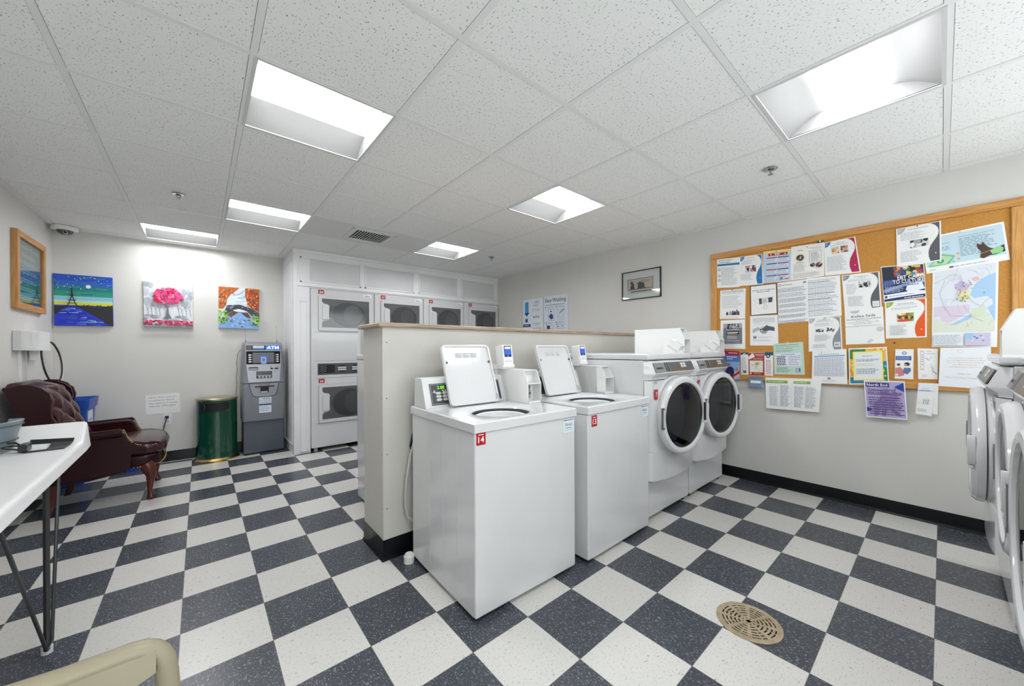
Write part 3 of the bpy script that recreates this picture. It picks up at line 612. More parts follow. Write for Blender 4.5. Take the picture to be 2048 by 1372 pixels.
# ================================================================ SHEETS ON WALLS
RW = lambda y, z, lift=0: (XR-lift, y, z)
rnd = random.Random(3)
class Sheet:
    """quad corners TL,TR,BR,BL in wall coordinates (u,v); printed shapes sit a hair above the sheet"""
    def __init__(s, wall, quad, lift, th=.0008, base='#f2f2f0', rough=.55, pl=None):
        s.X = {'r': frame((pl or XR, 0, 0), (0, -1, 0), (0, 0, 1)), 'b': frame((0, pl or YB, 0), (1, 0, 0), (0, 0, 1)), 'l': frame((pl or XL, 0, 0), (0, 1, 0), (0, 0, 1))}[wall]
        if wall == 'r': quad = [(-a, b) for a, b in quad]
        s.q = [Vector(p) for p in quad]; s.z0 = lift; s.z = lift+th; s.g = G(s.X); s.k = 0
        TL, TR, BR, BL = s.q; s.W = ((TR-TL).length+(BR-BL).length)/2; s.Hh = ((TL-BL).length+(TR-BR).length)/2
        s.g.prism([tuple(BL), tuple(BR), tuple(TR), tuple(TL)], lift, s.z, M(base, rough))
    def P(s, u, v): TL, TR, BR, BL = s.q; p = (BL*(1-u)+BR*u)*(1-v)+(TL*(1-u)+TR*u)*v; return (p.x, p.y, s.z+.00012*s.k)
    def up(s): s.k += 1; return s
    def poly(s, pts, col): s.k += 1; s.g.add([s.P(*p) for p in pts], [tuple(range(len(pts)))], M(col, .5) if isinstance(col, str) else col); return s
    def rect(s, u0, v0, u1, v1, col): return s.poly([(u0, v0), (u1, v0), (u1, v1), (u0, v1)], col)
    def circle(s, u, v, r, col, n=20): return s.poly([(u+r*math.cos(2*PI*i/n), v+r*s.W/s.Hh*math.sin(2*PI*i/n)) for i in range(n)], col)
    def stroke(s, pts, w_, col):
        s.k += 1; vs = []; asp = s.W/s.Hh
        for i, p in enumerate(pts):
            a = pts[max(i-1, 0)]; b = pts[min(i+1, len(pts)-1)]; dx, dy = b[0]-a[0], (b[1]-a[1])/asp; l = math.hypot(dx, dy) or 1
            ww = w_[i] if isinstance(w_, (list, tuple)) else w_
            nx, ny = -dy/l*ww/2, dx/l*ww/2*asp; vs += [s.P(p[0]+nx, p[1]+ny), s.P(p[0]-nx, p[1]-ny)]
        s.g.add(vs, [(2*i, 2*i+1, 2*i+3, 2*i+2) for i in range(len(pts)-1)], M(col, .5)); return s
    def outline(s, u0, v0, u1, v1, w_, col):
        h_ = w_*s.W/s.Hh
        s.rect(u0, v0, u1, v0+h_, col); s.rect(u0, v1-h_, u1, v1, col); s.rect(u0, v0, u0+w_, v1, col); s.rect(u1-w_, v0, u1, v1, col); return s
    def text(s, t, u0, v0, u1, v1, col, bold=False, shear=0):
        s.k += 1; vs, fs, a0, a1, b0, b1 = text_mesh(t, bold, shear)
        if vs: s.g.add([s.P(u0+(p.x-a0)/(a1-a0)*(u1-u0), v0+(p.y-b0)/(b1-b0)*(v1-v0)) for p in vs], fs, M(col, .5))
        return s
    def lines(s, u0, v0, u1, v1, n, col='#bfc2c6', gap=.42, ragged=.3, words=True):
        s.k += 1; vs = []; fs = []; dv = (v1-v0)/n
        for i in range(n):
            v = v1-dv*(i+.5); h_ = dv*gap*.5; e = u1-(u1-u0)*rnd.random()*ragged; u = u0
            while u < e-.004:
                wd = (rnd.uniform(.03, .09) if words else 2); b = min(u+wd, e); k = len(vs)
                vs += [s.P(u, v-h_), s.P(b, v-h_), s.P(b, v+h_), s.P(u, v+h_)]; fs.append((k, k+1, k+2, k+3)); u = b+.014
        s.g.add(vs, fs, M(col, .6)); return s
    def blobs(s, u0, v0, u1, v1, cols, n, r, asp=1):
        for i in range(n):
            c = cols[i % len(cols)]; u, v = rnd.uniform(u0, u1), rnd.uniform(v0, v1); k = 7; ph = rnd.random()*6
            s.poly([(min(u1, max(u0, u+r*rnd.uniform(.6, 1.2)*math.cos(ph+2*PI*j/k))), min(v1, max(v0, v+r*asp*rnd.uniform(.6, 1.2)*math.sin(ph+2*PI*j/k)))) for j in range(k)], c)
        return s
    def cloud(s, cx, cy, rx, ry, cols, n, r):
        for i in range(n):
            a = rnd.random()*2*PI; q = math.sqrt(rnd.random()); u = cx+rx*q*math.cos(a); v = cy+ry*q*math.sin(a); k = 7; ph = rnd.random()*6
            s.poly([(u+r*rnd.uniform(.5, 1.2)*math.cos(ph+2*PI*j/k), v+r*rnd.uniform(.5, 1.2)*math.sin(ph+2*PI*j/k)) for j in range(k)], cols[i % len(cols)])
        return s
    def photo(s, u0, v0, u1, v1, bg, cols, n=9, r=.05): s.rect(u0, v0, u1, v1, bg); return s.blobs(u0, v0, u1, v1, cols, n, r)
    def end(s, name, label, cat, group=None, bevel=0):
        bl, tr = s.q[3], s.q[1]; c = (s.q[0]+s.q[1]+s.q[2]+s.q[3])/4; at = s.X @ Vector((c.x, c.y, s.z0))
        return tag(s.g.build(name, None, at, smooth=20, bevel=bevel), label, cat, group)
GB = 'papers pinned to the cork board'
# cork board
cb = thing('cork_board', 'large cork board with oak frame covered with papers on the right wall', 'bulletin board', (XR, -.965, 1.56))
at = cb.location; X = frame((XR, 0, 0), (0, -1, 0), (0, 0, 1)); g = G(X); g.box(.06, .945, 0, 1.885, 2.17, .012, CORK); g.build('cork_panel', cb, at)
for nm, p, mt in (('frame_rail', (.052, 2.115, .002, 1.885, 2.168, .026), OAK), ('frame_rail', (.052, .935, .002, 1.885, .985, .026), OAK), ('frame_stile', (.052, .985, .002, .104, 2.115, .026), OAKV), ('frame_stile', (1.833, .985, .002, 1.885, 2.115, .026), OAKV)):
    g = G(X); g.box(*p, mt); g.build(nm, cb, at, bevel=.006)
LB = .013
def wave(s, col, badge, head=None, tcol='#4a4d52'):
    C_ = [(.72, .985), (.80, .965), (.87, .92), (.92, .86), (.945, .78), (.94, .70), (.90, .61), (.83, .52), (.77, .43), (.735, .34), (.72, .25), (.725, .15), (.76, .03)]
    s.poly([(.965, .03), (.965, .985)] + C_, col); s.stroke(C_, .008, '#dfe3e8')
    s.poly([(.03, .985), (.22, .985), (.205, .94), (.17, .895), (.12, .86), (.03, .835)], badge)
    s.rect(.055, .945, .12, .952, '#f4f4f4'); s.rect(.06, .91, .11, .922, '#f4f4f4'); s.poly([(.86, .215), (.88, .235), (.895, .21), (.875, .20)], '#f0f0f0')
    return s
S = lambda q, lift=0, **k: Sheet('r', q, LB+lift, **k)
def done(s, label, name='flyer', cat='flyer'): return s.end(name, label, cat, GB)
s = S([(-.108, 2.113), (-.311, 2.097), (-.305, 1.815), (-.106, 1.83)]); s.rect(.02, .755, .985, .825, '#1f74ab').lines(.08, .92, .75, .965, 2, '#666a70').lines(.1, .855, .6, .885, 1, '#2f7fb5', gap=.7, ragged=.02).lines(.2, .08, .92, .7, 16, '#a9adb3')
for v in (.63, .41, .26): s.circle(.11, v, .062, '#5f7f99').circle(.11, v, .038, '#eef0f2')
done(s, 'white flyer with a solid blue bar and three round icons, top left of the board')
s = S([(-.309, 2.099), (-.491, 2.09), (-.499, 1.815), (-.305, 1.823)], .0006); wave(s, '#1a72b2', '#1f79b8').text('Tech Appointments', .22, .905, .68, .935, '#60666e').lines(.08, .72, .66, .86, 5).photo(.26, .44, .72, .66, '#c9c2c6', ['#27233a', '#3b3550', '#b98f96', '#e9e4e2', '#1f1b2b', '#a33b48'], 16, .07).lines(.06, .18, .6, .4, 7); done(s, 'white flyer with a blue wave along its right side, beside the blue-bar flyer')
s = S([(-.501, 2.108), (-.709, 2.092), (-.702, 1.818), (-.497, 1.825)], .0003); s.rect(.02, .02, .98, .98, '#b9cfe8').rect(.02, .9, .98, .98, '#f0d678').rect(.18, .84, .86, .92, '#b4232c').lines(.4, .885, .62, .91, 1, '#ffffff', gap=.7, ragged=.02).lines(.42, .85, .6, .875, 1, '#ffffff', gap=.7, ragged=.02).circle(.28, .88, .03, '#ffffff', 5).circle(.78, .88, .03, '#ffffff', 5)
for r_ in range(4):
    for c_ in range(2):
        u = .12+c_*.41; v = .77-r_*.19; s.rect(u, v-.12, u+.38, v, '#dfe6f0').rect(u, v-.01, u+.38, v+.02, ['#b0263a', '#1f3f86'][(r_+c_) % 2]).lines(u+.02, v-.11, u+.36, v-.02, 4, '#8d97aa')
s.rect(.62, .06, .72, .14, '#7a7fa0').lines(.8, .06, .92, .1, 1, '#b0263a', gap=.7, ragged=.02); done(s, 'pale blue flyer with red and navy bars and a yellow heading strip')
s = S([(-.706, 2.107), (-.925, 2.098), (-.925, 1.822), (-.704, 1.818)], .0010, base='#f3f0ea'); s.circle(.28, .64, .16, '#efe3b8').circle(.28, .64, .12, '#4e434c').blobs(.2, .57, .36, .71, ['#c9bfc4', '#2b2228', '#8f6f6a'], 12, .03).text('SAVE', .2, .84, .36, .88, '#9aa0a8', True).text('Neighborhood', .55, .88, .86, .905, '#b04a50').text('Community Meal', .66, .84, .95, .865, '#7d5a60').outline(.56, .47, .92, .80, .008, '#4d6f9c').lines(.62, .5, .88, .76, 9, '#8a94a5').lines(.16, .485, .4, .505, 1, '#666666', gap=.7, ragged=.02).lines(.08, .22, .48, .46, 9).lines(.06, .03, .9, .19, 5)
s.circle(.66, .38, .075, '#4f3a3c').circle(.85, .36, .095, '#5a4347').blobs(.8, .3, .92, .42, ['#d9c5c5', '#2b1f22', '#b04a50'], 8, .025).blobs(.61, .33, .71, .43, ['#d0c0b8', '#221a1c'], 6, .02).stroke(circ(.85, .36, .105, 22, .1)+[(.955, .36)], .006, '#d98a90'); done(s, 'cream flyer with round food photos and a blue-bordered box')
s = S([(-.925, 2.094), (-1.112, 2.102), (-1.144, 1.818), (-.929, 1.823)], .0004); wave(s, '#b5124f', '#1f79b8').text('Chair Yoga', .4, .90, .66, .93, '#4d5a80', True).text('at the West End Library', .24, .855, .76, .88, '#4d5a80', True).photo(.24, .62, .46, .81, '#e9c493', ['#c98a4b', '#f0d9b0', '#a85a55', '#d8a9a0'], 10, .05).photo(.52, .62, .74, .81, '#c39a86', ['#7a4a3f', '#e0b8a8', '#a8604e', '#4a3028'], 10, .05).lines(.08, .12, .66, .56, 13); done(s, 'white flyer with a magenta wave along its right side')
s = S([(-.137, 1.801), (-.358, 1.796), (-.351, 1.511), (-.131, 1.522)]); s.text('2024 DOG LICENSING AND', .06, .935, .9, .965, '#26282b', True).text('LOW COST RABIES CLINICS', .06, .895, .94, .925, '#26282b', True).lines(.08, .84, .9, .88, 1).lines(.08, .36, .92, .8, 12)
for k, (u, h_) in enumerate(((.3, .10), (.42, .13), (.52, .14), (.6, .12), (.68, .17), (.74, .11))):
    s.poly([(u-.05, .13), (u-.045, .2), (u-.02, .13+h_), (u-.005, .13+h_+.03), (u+.01, .13+h_), (u+.03, .13+h_+.02), (u+.035, .13+h_-.03), (u+.05, .13)], ['#3a3b3e', '#9b9da0', '#55575b', '#2b2c2f', '#6c6e72', '#4a4b4e'][k])
s.lines(.1, .03, .9, .07, 1); done(s, 'white printed notice with two bold heading lines and small dog drawings')
s = S([(-.393, 1.812), (-.6, 1.811), (-.606, 1.538), (-.396, 1.534)], .0006); s.outline(.0, .0, 1, 1, .03, '#1a1a1c').text('MARTHA, HAVE YOU SEEN OUR', .1, .80, .92, .84, '#2a2a2c', True).text('PRIVACY CARD?', .26, .745, .75, .785, '#2a2a2c', True).poly([(.34, .36), (.82, .40), (.84, .56), (.33, .55)], '#4a4b4e').rect(.44, .38, .68, .55, '#e9e9ea').lines(.47, .40, .65, .53, 6, '#6a6b6e').stroke([(.1, .50), (.24, .53), (.34, .50)], .006, '#a0a0a0').stroke([(.16, .49), (.2, .42), (.28, .40)], .006, '#a0a0a0')
s.stroke([(.56, .36), (.63, .31), (.62, .22), (.56, .18), (.5, .22), (.52, .3), (.56, .36)], .01, '#77787a'); done(s, 'white notice with a thick black border and a drawing of a card')
s = S([(-.606, 1.81), (-.815, 1.815), (-.82, 1.459), (-.611, 1.449)], .0010); s.circle(.08, .93, .05, '#5a5c60').circle(.08, .93, .035, '#eeeeee').lines(.16, .915, .5, .935, 1, '#9a6a70', gap=.7, ragged=.02).rect(.86, .92, .96, .955, '#777a80')
for c_ in range(8): s.rect(.02+c_*.122, .06, .0235+c_*.122, .87, '#c4c8ce')
for r_ in range(7): s.rect(.02, .87-r_*.135, .98, .8725-r_*.135, '#b9bdc4').lines(.03, .75-r_*.125, .97, .85-r_*.13, 3, ['#8d97ab', '#a7adb8', '#7f8fb0'][r_ % 3], ragged=.15)
done(s, 'white sheet with a ruled calendar table, left one of the two big grids')
s = S([(-.813, 1.82), (-1.022, 1.814), (-1.031, 1.49), (-.814, 1.477)], .0004); s.lines(.03, .05, .97, .95, 24, '#a3a9b8', ragged=.35)
for k in range(6): s.rect(.02, .88-k*.14, .6+rnd.random()*.3, .892-k*.14, '#8b93aa')
done(s, 'white sheet filled with dense lines of text below the cream flyer')
s = S([(-.139, 1.508), (-.351, 1.505), (-.352, 1.228), (-.131, 1.229)]); s.rect(.12, .17, .88, .88, '#7a7c82').rect(.12, .72, .88, .88, '#a7a9ae').blobs(.26, .66, .76, .86, ['#303236', '#55575c', '#8c8e93', '#202125', '#d0d0d2'], 26, .04).rect(.25, .655, .76, .67, '#e9e9e9').rect(.25, .49, .76, .61, '#101114').lines(.28, .54, .73, .585, 1, '#ffffff', gap=.7, ragged=.02).lines(.3, .505, .7, .53, 1, '#dddddd', gap=.7, ragged=.02).lines(.3, .34, .72, .46, 4, '#e8e8e8').rect(.26, .27, .78, .283, '#e8e8e8').rect(.26, .2, .8, .208, '#d0d0d0'); done(s, 'grey printed flyer with a black heading box and a group photo')
s = S([(-.392, 1.533), (-.605, 1.528), (-.61, 1.257), (-.391, 1.259)]); s.rect(.1, .80, .9, .93, '#d9dadd').text('Looking for a summer job?', .14, .76, .88, .8, '#6f7175').lines(.14, .70, .86, .74, 1)
s.poly([(.1, .42), (.3, .50), (.36, .58), (.3, .62), (.1, .55)], '#b9bbbf').poly([(.3, .50), (.36, .60), (.5, .66), (.62, .60), (.56, .5), (.44, .46)], '#cfd0d3').poly([(.5, .60), (.6, .68), (.7, .64), (.88, .60), (.89, .48), (.7, .5), (.56, .47), (.46, .50), (.42, .56)], '#55575b').poly([(.36, .47), (.5, .50), (.64, .45), (.56, .39), (.44, .40)], '#9b9da1').poly([(.34, .54), (.42, .56), (.4, .48)], '#2b2c30')
s.lines(.3, .24, .8, .3, 2).rect(.12, .23, .24, .32, '#8f9195').lines(.1, .14, .85, .2, 2); done(s, 'white printed flyer with a black and white photo of clasped hands')
s = S([(-.82, 1.483), (-1.026, 1.484), (-1.035, 1.216), (-.822, 1.202)], .0010); wave(s, '#8e949c', '#b4b5b8').text('Introduction to', .34, .915, .68, .94, '#55585e').text('Japanese Paper Arts', .26, .87, .76, .895, '#55585e').lines(.2, .74, .8, .84, 5).rect(.22, .56, .48, .67, '#dddddd').blobs(.23, .57, .47, .66, ['#4a4b4e', '#8b8d90', '#333437'], 9, .04).blobs(.56, .56, .84, .69, ['#55565a', '#9a9c9f', '#3b3c40'], 12, .03).lines(.2, .3, .72, .5, 7).lines(.14, .1, .6, .22, 4).rect(.77, .1, .95, .25, '#dcdde0').lines(.8, .15, .91, .2, 1, '#8a8c90', gap=.7, ragged=.02); done(s, 'white printed flyer with a light grey wave and two small drawings')
s = S([(-1.032, 1.81), (-1.245, 1.809), (-1.257, 1.517), (-1.048, 1.526)], .0004); wave(s, '#5b5d63', '#8c8e93').text('Movie Night Series', .34, .905, .7, .93, '#55585e').text('in the library', .4, .875, .64, .895, '#55585e').lines(.16, .8, .82, .86, 3).lines(.1, .46, .4, .74, 10).photo(.44, .62, .76, .79, '#c9cacc', ['#222326', '#f0f0f0', '#55565a', '#8f9194'], 14, .05).lines(.12, .12, .6, .4, 8).rect(.77, .09, .95, .24, '#e4e4e6').lines(.79, .14, .93, .18, 1); done(s, 'white printed flyer with a dark grey wave, left of the colourful card poster')
s = S([(-1.048, 1.528), (-1.263, 1.541), (-1.272, 1.266), (-1.055, 1.259)], .0010); s.poly([(.13, .96), (.42, .97), (.36, .9), (.27, .88), (.18, .91)], '#c4c5c8').text('Kellee Seda', .18, .765, .80, .835, '#2c2d30', True).text('Resident Service Coordinator', .05, .70, .95, .735, '#4a4b4f', True).text('West End Place', .28, .655, .65, .68, '#55565a').text('Monday-Wednesday, 9AM to 4PM', .06, .605, .88, .632, '#4a4b4f').text('Cell: (617) 866-7686', .22, .56, .7, .585, '#4a4b4f').text('Email: kseda@maloneyproperties.com', .01, .50, .93, .53, '#4a4b4f')
s.circle(.9, .40, .09, '#cfd0d3', 12).poly([(.55, .06), (.66, .14), (.74, .10), (.62, .01)], '#d3d3da'); done(s, 'white sheet with a name and contact lines in large grey lettering')
s = S([(-1.252, 1.841), (-1.467, 1.828), (-1.478, 1.589), (-1.268, 1.57)], .0008); s.rect(.015, .02, .985, .98, '#24366b').rect(.015, .6, .985, .98, '#1f2438').blobs(.3, .62, .98, .97, ['#c93a35', '#3f8fae', '#e3c35a', '#2f7a4d', '#d9a27a', '#8a4a3a', '#e9d2b0', '#2a4a90'], 40, .07).blobs(.02, .4, .3, .6, ['#30477f', '#4a629b'], 6, .1).poly([(.02, .34), (.5, .46), (.98, .5), (.98, .44), (.5, .38), (.02, .26)], '#7f97c4')
s.text('EBT CARD', .38, .59, .985, .70, '#ffffff', True).text('TO CULTURE', .26, .475, .985, .585, '#ffffff', True).poly([(.55, .28), (.6, .43), (.93, .47), (.985, .26), (.62, .2)], '#e8edf6').lines(.6, .40, .86, .435, 1, '#4a5570', gap=.7, ragged=.02).lines(.06, .24, .52, .42, 7, '#c3cde6').poly([(.015, .08), (.015, .2), (.8, .24), (.985, .2), (.985, .11), (.5, .1)], '#eef1f8').rect(.04, .11, .1, .17, '#1f2a50').lines(.14, .13, .9, .17, 1, '#7f88a5').lines(.5, .04, .95, .07, 1, '#ffffff', gap=.7, ragged=.02); done(s, 'dark blue glossy poster with white headline and colourful photo strip', 'poster', 'poster')
s = S([(-1.273, 1.572), (-1.48, 1.583), (-1.479, 1.306), (-1.277, 1.301)], .0006); wave(s, '#e8590c', '#9bb53a').text('Board Games Club', .32, .905, .7, .93, '#4a6285', True).text('at the West End Library', .26, .865, .78, .885, '#4a6285', True).lines(.16, .76, .82, .83, 3).photo(.3, .44, .70, .66, '#8fae3a', ['#e9d23c', '#d4502a', '#f3f0e0', '#3b3b30', '#6f9440', '#d9452a'], 22, .05).rect(.32, .44, .62, .49, '#d94f28').lines(.12, .08, .56, .36, 9); done(s, 'white flyer with an orange wave along its right side')
s = S([(-1.508, 1.79), (-1.786, 1.792), (-1.778, 1.235), (-1.502, 1.237)], .0004, base='#f2f3f4'); s.rect(.02, .18, .965, .975, '#dfe3ea').poly([(.965, .86), (.86, .84), (.76, .80), (.68, .76), (.62, .68), (.60, .62), (.66, .58), (.84, .60), (.92, .56), (.93, .5), (.85, .46), (.965, .30)], '#a9cbea').poly([(.02, .50), (.60, .51), (.58, .42), (.3, .30), (.18, .29), (.12, .38), (.02, .37)], '#dccfdf').poly([(.02, .18), (.965, .18), (.965, .30), (.84, .42), (.6, .42), (.56, .36), (.3, .29), (.02, .36)], '#dde2d3').poly([(.3, .27), (.58, .38), (.66, .42), (.6, .34), (.42, .28)], '#a9cbea').poly([(.40, .66), (.5, .72), (.58, .68), (.60, .60), (.5, .55), (.42, .58)], '#e6e0a6').poly([(.35, .76), (.46, .80), (.6, .74), (.54, .68), (.4, .68)], '#c5b9d3').poly([(.6, .82), (.7, .84), (.74, .80), (.66, .78)], '#eab6b8').poly([(.62, .36), (.84, .38), (.8, .48), (.62, .46)], '#d4e0c4')
for k in range(34):
    u, v = (rnd.uniform(.06, .9), rnd.uniform(.22, .94)); a = rnd.random()*PI; P_ = [(u, v)]
    for q in range(3): a += rnd.uniform(-.7, .7); u = min(.95, max(.03, u+.06*math.cos(a))); v = min(.96, max(.19, v+.03*math.sin(a))); P_.append((u, v))
    s.stroke(P_, .003, ['#8f9bb0', '#9aa39a', '#a88fa5', '#7f8aa0'][k % 4])
s.stroke([(.05, .8), (.3, .88), (.45, .86), (.5, .72)], .005, '#7c8798').stroke([(.2, .82), (.12, .66), (.2, .5), (.3, .38), (.6, .37), (.8, .3)], .005, '#7c8798').stroke([(.55, .62), (.62, .55), (.75, .48), (.85, .56), (.93, .58)], .005, '#7c8798').blobs(.36, .54, .62, .8, ['#7d6fa0', '#5f6a85', '#c58a90', '#7aa06a'], 22, .014, .6)
s.circle(.80, .64, .016, '#7fbf5a').rect(.03, .02, .50, .155, '#e2e6ec').lines(.05, .03, .48, .15, 12, '#a9b0ba').rect(.53, .02, .90, .165, '#cfc7e0').poly([(.53, .165), (.53, .10), (.62, .09), (.66, .165)], '#9fc6e6').blobs(.6, .05, .86, .14, ['#2f7fae', '#8890a8', '#e9e9f0'], 6, .02, .5); done(s, 'large transit map with pale blue sea, tallest sheet on the board', 'map_poster', 'map')
s = S([(-1.333, 2.103), (-1.547, 2.108), (-1.549, 1.833), (-1.336, 1.821)], .0030); wave(s, '#55575c', '#b3b4b7').text('Tech Appointments', .26, .905, .72, .935, '#55585e').lines(.1, .66, .72, .86, 6).photo(.32, .44, .73, .63, '#d2d3d5', ['#1f2023', '#f2f2f2', '#3a3b3e', '#a5a7aa'], 12, .07).lines(.1, .1, .58, .38, 8); done(s, 'white flyer with a charcoal wave overlapping the pale blue horse poster')
s = S([(-1.456, 2.005), (-1.806, 2.033), (-1.829, 1.786), (-1.48, 1.752)], .0018); s.rect(.02, .16, .975, .955, '#c4dbe6').text('Opportunity', .23, .72, .35, .76, '#4a8fa5', True, .2).lines(.2, .54, .36, .66, 3, '#7f95a5').text('There are many things to keep in mind', .46, .82, .88, .85, '#4a6478', True).lines(.46, .30, .9, .80, 13, '#7f95a5', ragged=.25)
s.poly([(.03, .17), (.22, .48), (.40, .36), (.30, .16), (.10, .155)], '#7cc48a').poly([(.07, .2), (.22, .42), (.36, .34), (.27, .18)], '#b7dcb4').circle(.20, .28, .045, '#2f9a50').text('$', .185, .25, .215, .31, '#ffffff', True)
for u, v in ((.43, .40), (.43, .26)): s.circle(u, v, .019, '#e8954a').circle(u, v, .012, '#f3bd83')
s.circle(.36, .21, .02, '#a9c0d0').poly([(.66, .52), (.675, .58), (.69, .53), (.72, .53), (.735, .60), (.75, .53), (.79, .42), (.84, .36), (.9, .38), (.965, .42), (.965, .24), (.86, .2), (.79, .2), (.72, .15), (.68, .19), (.7, .35), (.67, .43)], '#4a332e').poly([(.80, .33), (.92, .39), (.955, .33), (.93, .22), (.82, .22)], '#8fd08a').stroke([(.69, .29), (.76, .31), (.84, .34), (.90, .40)], .006, '#e8b45a').stroke([(.62, .24), (.7, .28)], .006, '#a5d0a0').text('cfpb', .05, .05, .13, .09, '#4a9a5a').rect(.3, .05, .35, .09, '#4a4b4e').lines(.36, .055, .92, .085, 1, '#8f9296'); done(s, 'wide pale blue poster with a brown horse and a green banknote, tilted', 'poster', 'poster')
s = S([(-1.541, 1.231), (-1.753, 1.235), (-1.759, .959), (-1.532, .968)], .0145, base='#eef1f6'); s.outline(.36, .88, .46, .95, .006, '#c3c9d3').text('This board is monitored by', .17, .72, .84, .75, '#d9b48f').text('the management office. Please', .13, .665, .90, .695, '#d9b48f').text('do not remove post or hang', .15, .61, .85, .64, '#d9b48f').text('any flyers without', .26, .555, .74, .585, '#d9b48f').text("management's approval", .2, .50, .8, .53, '#d9b48f').text('Thank You', .36, .33, .62, .36, '#d9b48f').text('West End Place Management', .12, .23, .88, .26, '#d9b48f'); done(s, 'pale sheet with faint tan lettering below the map')
s = S([(-.119, 1.217), (-.307, 1.206), (-.309, .939), (-.118, .928)], .0145); s.rect(.0, .0, 1, 1, '#8fb5de').rect(0, .62, 1, .84, '#4f7fc4').rect(0, .84, 1, 1, '#b01f52').lines(.5, .91, .9, .94, 1, '#ffffff', gap=.7, ragged=.02).lines(.42, .77, .88, .81, 1, '#ffffff', gap=.7, ragged=.02).lines(.42, .70, .7, .735, 1, '#ffffff', gap=.7, ragged=.02).poly([(.36, .0), (.36, .28), (.42, .42), (.6, .46), (.72, .4), (.76, .2), (.7, .0)], '#2f2a5c').circle(.5, .52, .075, '#a8684f', 14).poly([(.4, .0), (.4, .2), (.56, .2), (.62, .0)], '#a9bcd8').poly([(.7, .1), (.78, .28), (.96, .3), (.98, .08), (.8, .02)], '#e3c5c0').circle(.86, .36, .07, '#b98a7a', 12).poly([(.52, 0), (1, .22), (1, .32), (.42, 0)], '#c2202c'); done(s, 'blue brochure with a magenta top band, partly hidden behind the washer tagged 8', 'brochure', 'brochure')
s = S([(-.312, 1.192), (-.569, 1.199), (-.57, .987), (-.314, .986)], .0008); s.rect(0, .90, .25, 1, '#1d5a78').rect(.75, .86, 1, 1, '#1d5a78').circle(.125, .90, .05, '#f0f0ee').circle(.13, .91, .018, '#1d3040', 8).rect(.25, .0, .745, .985, '#a52a2c').rect(.285, .13, .70, .64, '#e6e2d8').blobs(.3, .16, .69, .62, ['#cfd8c6', '#d8d0c0', '#c5ccd5', '#e8e0d0'], 14, .05).circle(.52, .50, .06, '#a9b04a', 7).poly([(.25, .78), (.28, .68), (.46, .82), (.41, .95), (.36, .96)], '#efe9dd').text('North End', .47, .885, .72, .94, '#ffffff', True).text('Thrift Shop', .5, .82, .71, .87, '#ffffff', True).lines(.4, .68, .72, .77, 3, '#e9c5c0').circle(.32, .07, .03, '#f0e6e0').lines(.42, .04, .68, .1, 2, '#e9c5c0').circle(.86, .83, .065, '#142a3a').circle(.86, .83, .035, '#e9e9e6', 8).lines(.04, .15, .22, .8, 12).rect(.08, .08, .18, .19, '#6a6c78').lines(.79, .05, .97, .68, 10, '#c08a90'); done(s, 'three-panel brochure with a red middle panel', 'brochure', 'brochure')
s = S([(-.572, 1.272), (-.784, 1.286), (-.796, 1.007), (-.579, 1.0)], .0006, base='#c5dccd'); s.lines(.08, .925, .84, .945, 1, '#3a7a68', gap=.7, ragged=.02).text('Summer Open House', .08, .865, .88, .90, '#3a7a68', True).text('Housing Events', .08, .805, .64, .845, '#3a7a68', True).lines(.08, .72, .8, .785, 3, '#6aa08c').rect(.06, .27, .90, .68, '#e2e6ee').lines(.26, .62, .7, .65, 1, '#7a84a5', gap=.7, ragged=.02).lines(.1, .29, .42, .60, 6, '#4d5063', ragged=.1, gap=.6).lines(.5, .29, .88, .60, 6, '#9aa3bb').lines(.08, .07, .62, .24, 6, '#5f9a86').rect(.72, .08, .87, .20, '#5a5f80').lines(.735, .09, .855, .19, 5, '#e2e6ee', gap=.7); done(s, 'mint green flyer with a pale table of dates')
s = S([(-.848, 1.209), (-1.06, 1.225), (-1.064, .947), (-.843, .943)], .0145); s.rect(.06, .80, .95, .84, '#7fb2dc').circle(.28, .94, .02, '#9aa0a8').lines(.34, .93, .6, .95, 1).lines(.2, .865, .8, .885, 1, '#66788c', gap=.7, ragged=.02).rect(.06, .21, .94, .79, '#e9ebf0')
for k in range(9): s.rect(.06+k*.11, .21, .063+k*.11, .79, '#c3c8d0')
s.lines(.07, .22, .93, .78, 16, '#a9b0bc', ragged=.05).rect(.46, .12, .54, .18, '#8a90a0').lines(.3, .06, .72, .1, 2); done(s, 'white schedule sheet with a light blue header bar, hanging over the frame')
s = S([(-1.072, 1.229), (-1.283, 1.239), (-1.295, .964), (-1.075, .946)], .0145); s.rect(.03, .03, .97, .97, '#efc055').rect(.05, .88, .45, .965, '#2b8a4a').rect(.03, .7, .1, .95, '#2b8a4a').rect(.88, .03, .97, .42, '#2b8a4a').rect(.88, .42, .97, .62, '#2f86b0').rect(.03, .03, .16, .2, '#2f86b0').rect(.16, .03, .6, .11, '#2f86b0').rect(.6, .03, .9, .1, '#2b8a4a').blobs(.5, .88, .95, .97, ['#e8943a', '#f3dc7a'], 10, .05).blobs(.03, .25, .12, .65, ['#e8943a', '#f3dc7a'], 10, .04).blobs(.88, .1, .97, .6, ['#f0d34a', '#7fc3de'], 6, .03).rect(.12, .11, .88, .90, '#f3ea8a').rect(.17, .15, .84, .86, '#e9edf0').lines(.36, .76, .62, .785, 1, '#8a8f99', gap=.7, ragged=.02).lines(.2, .62, .82, .70, 3, '#6a6f79').lines(.2, .5, .8, .58, 2, '#d9cf8a').lines(.2, .28, .82, .44, 5, '#6a6f79'); done(s, 'square-looking flyer with a yellow, green and blue patterned border')
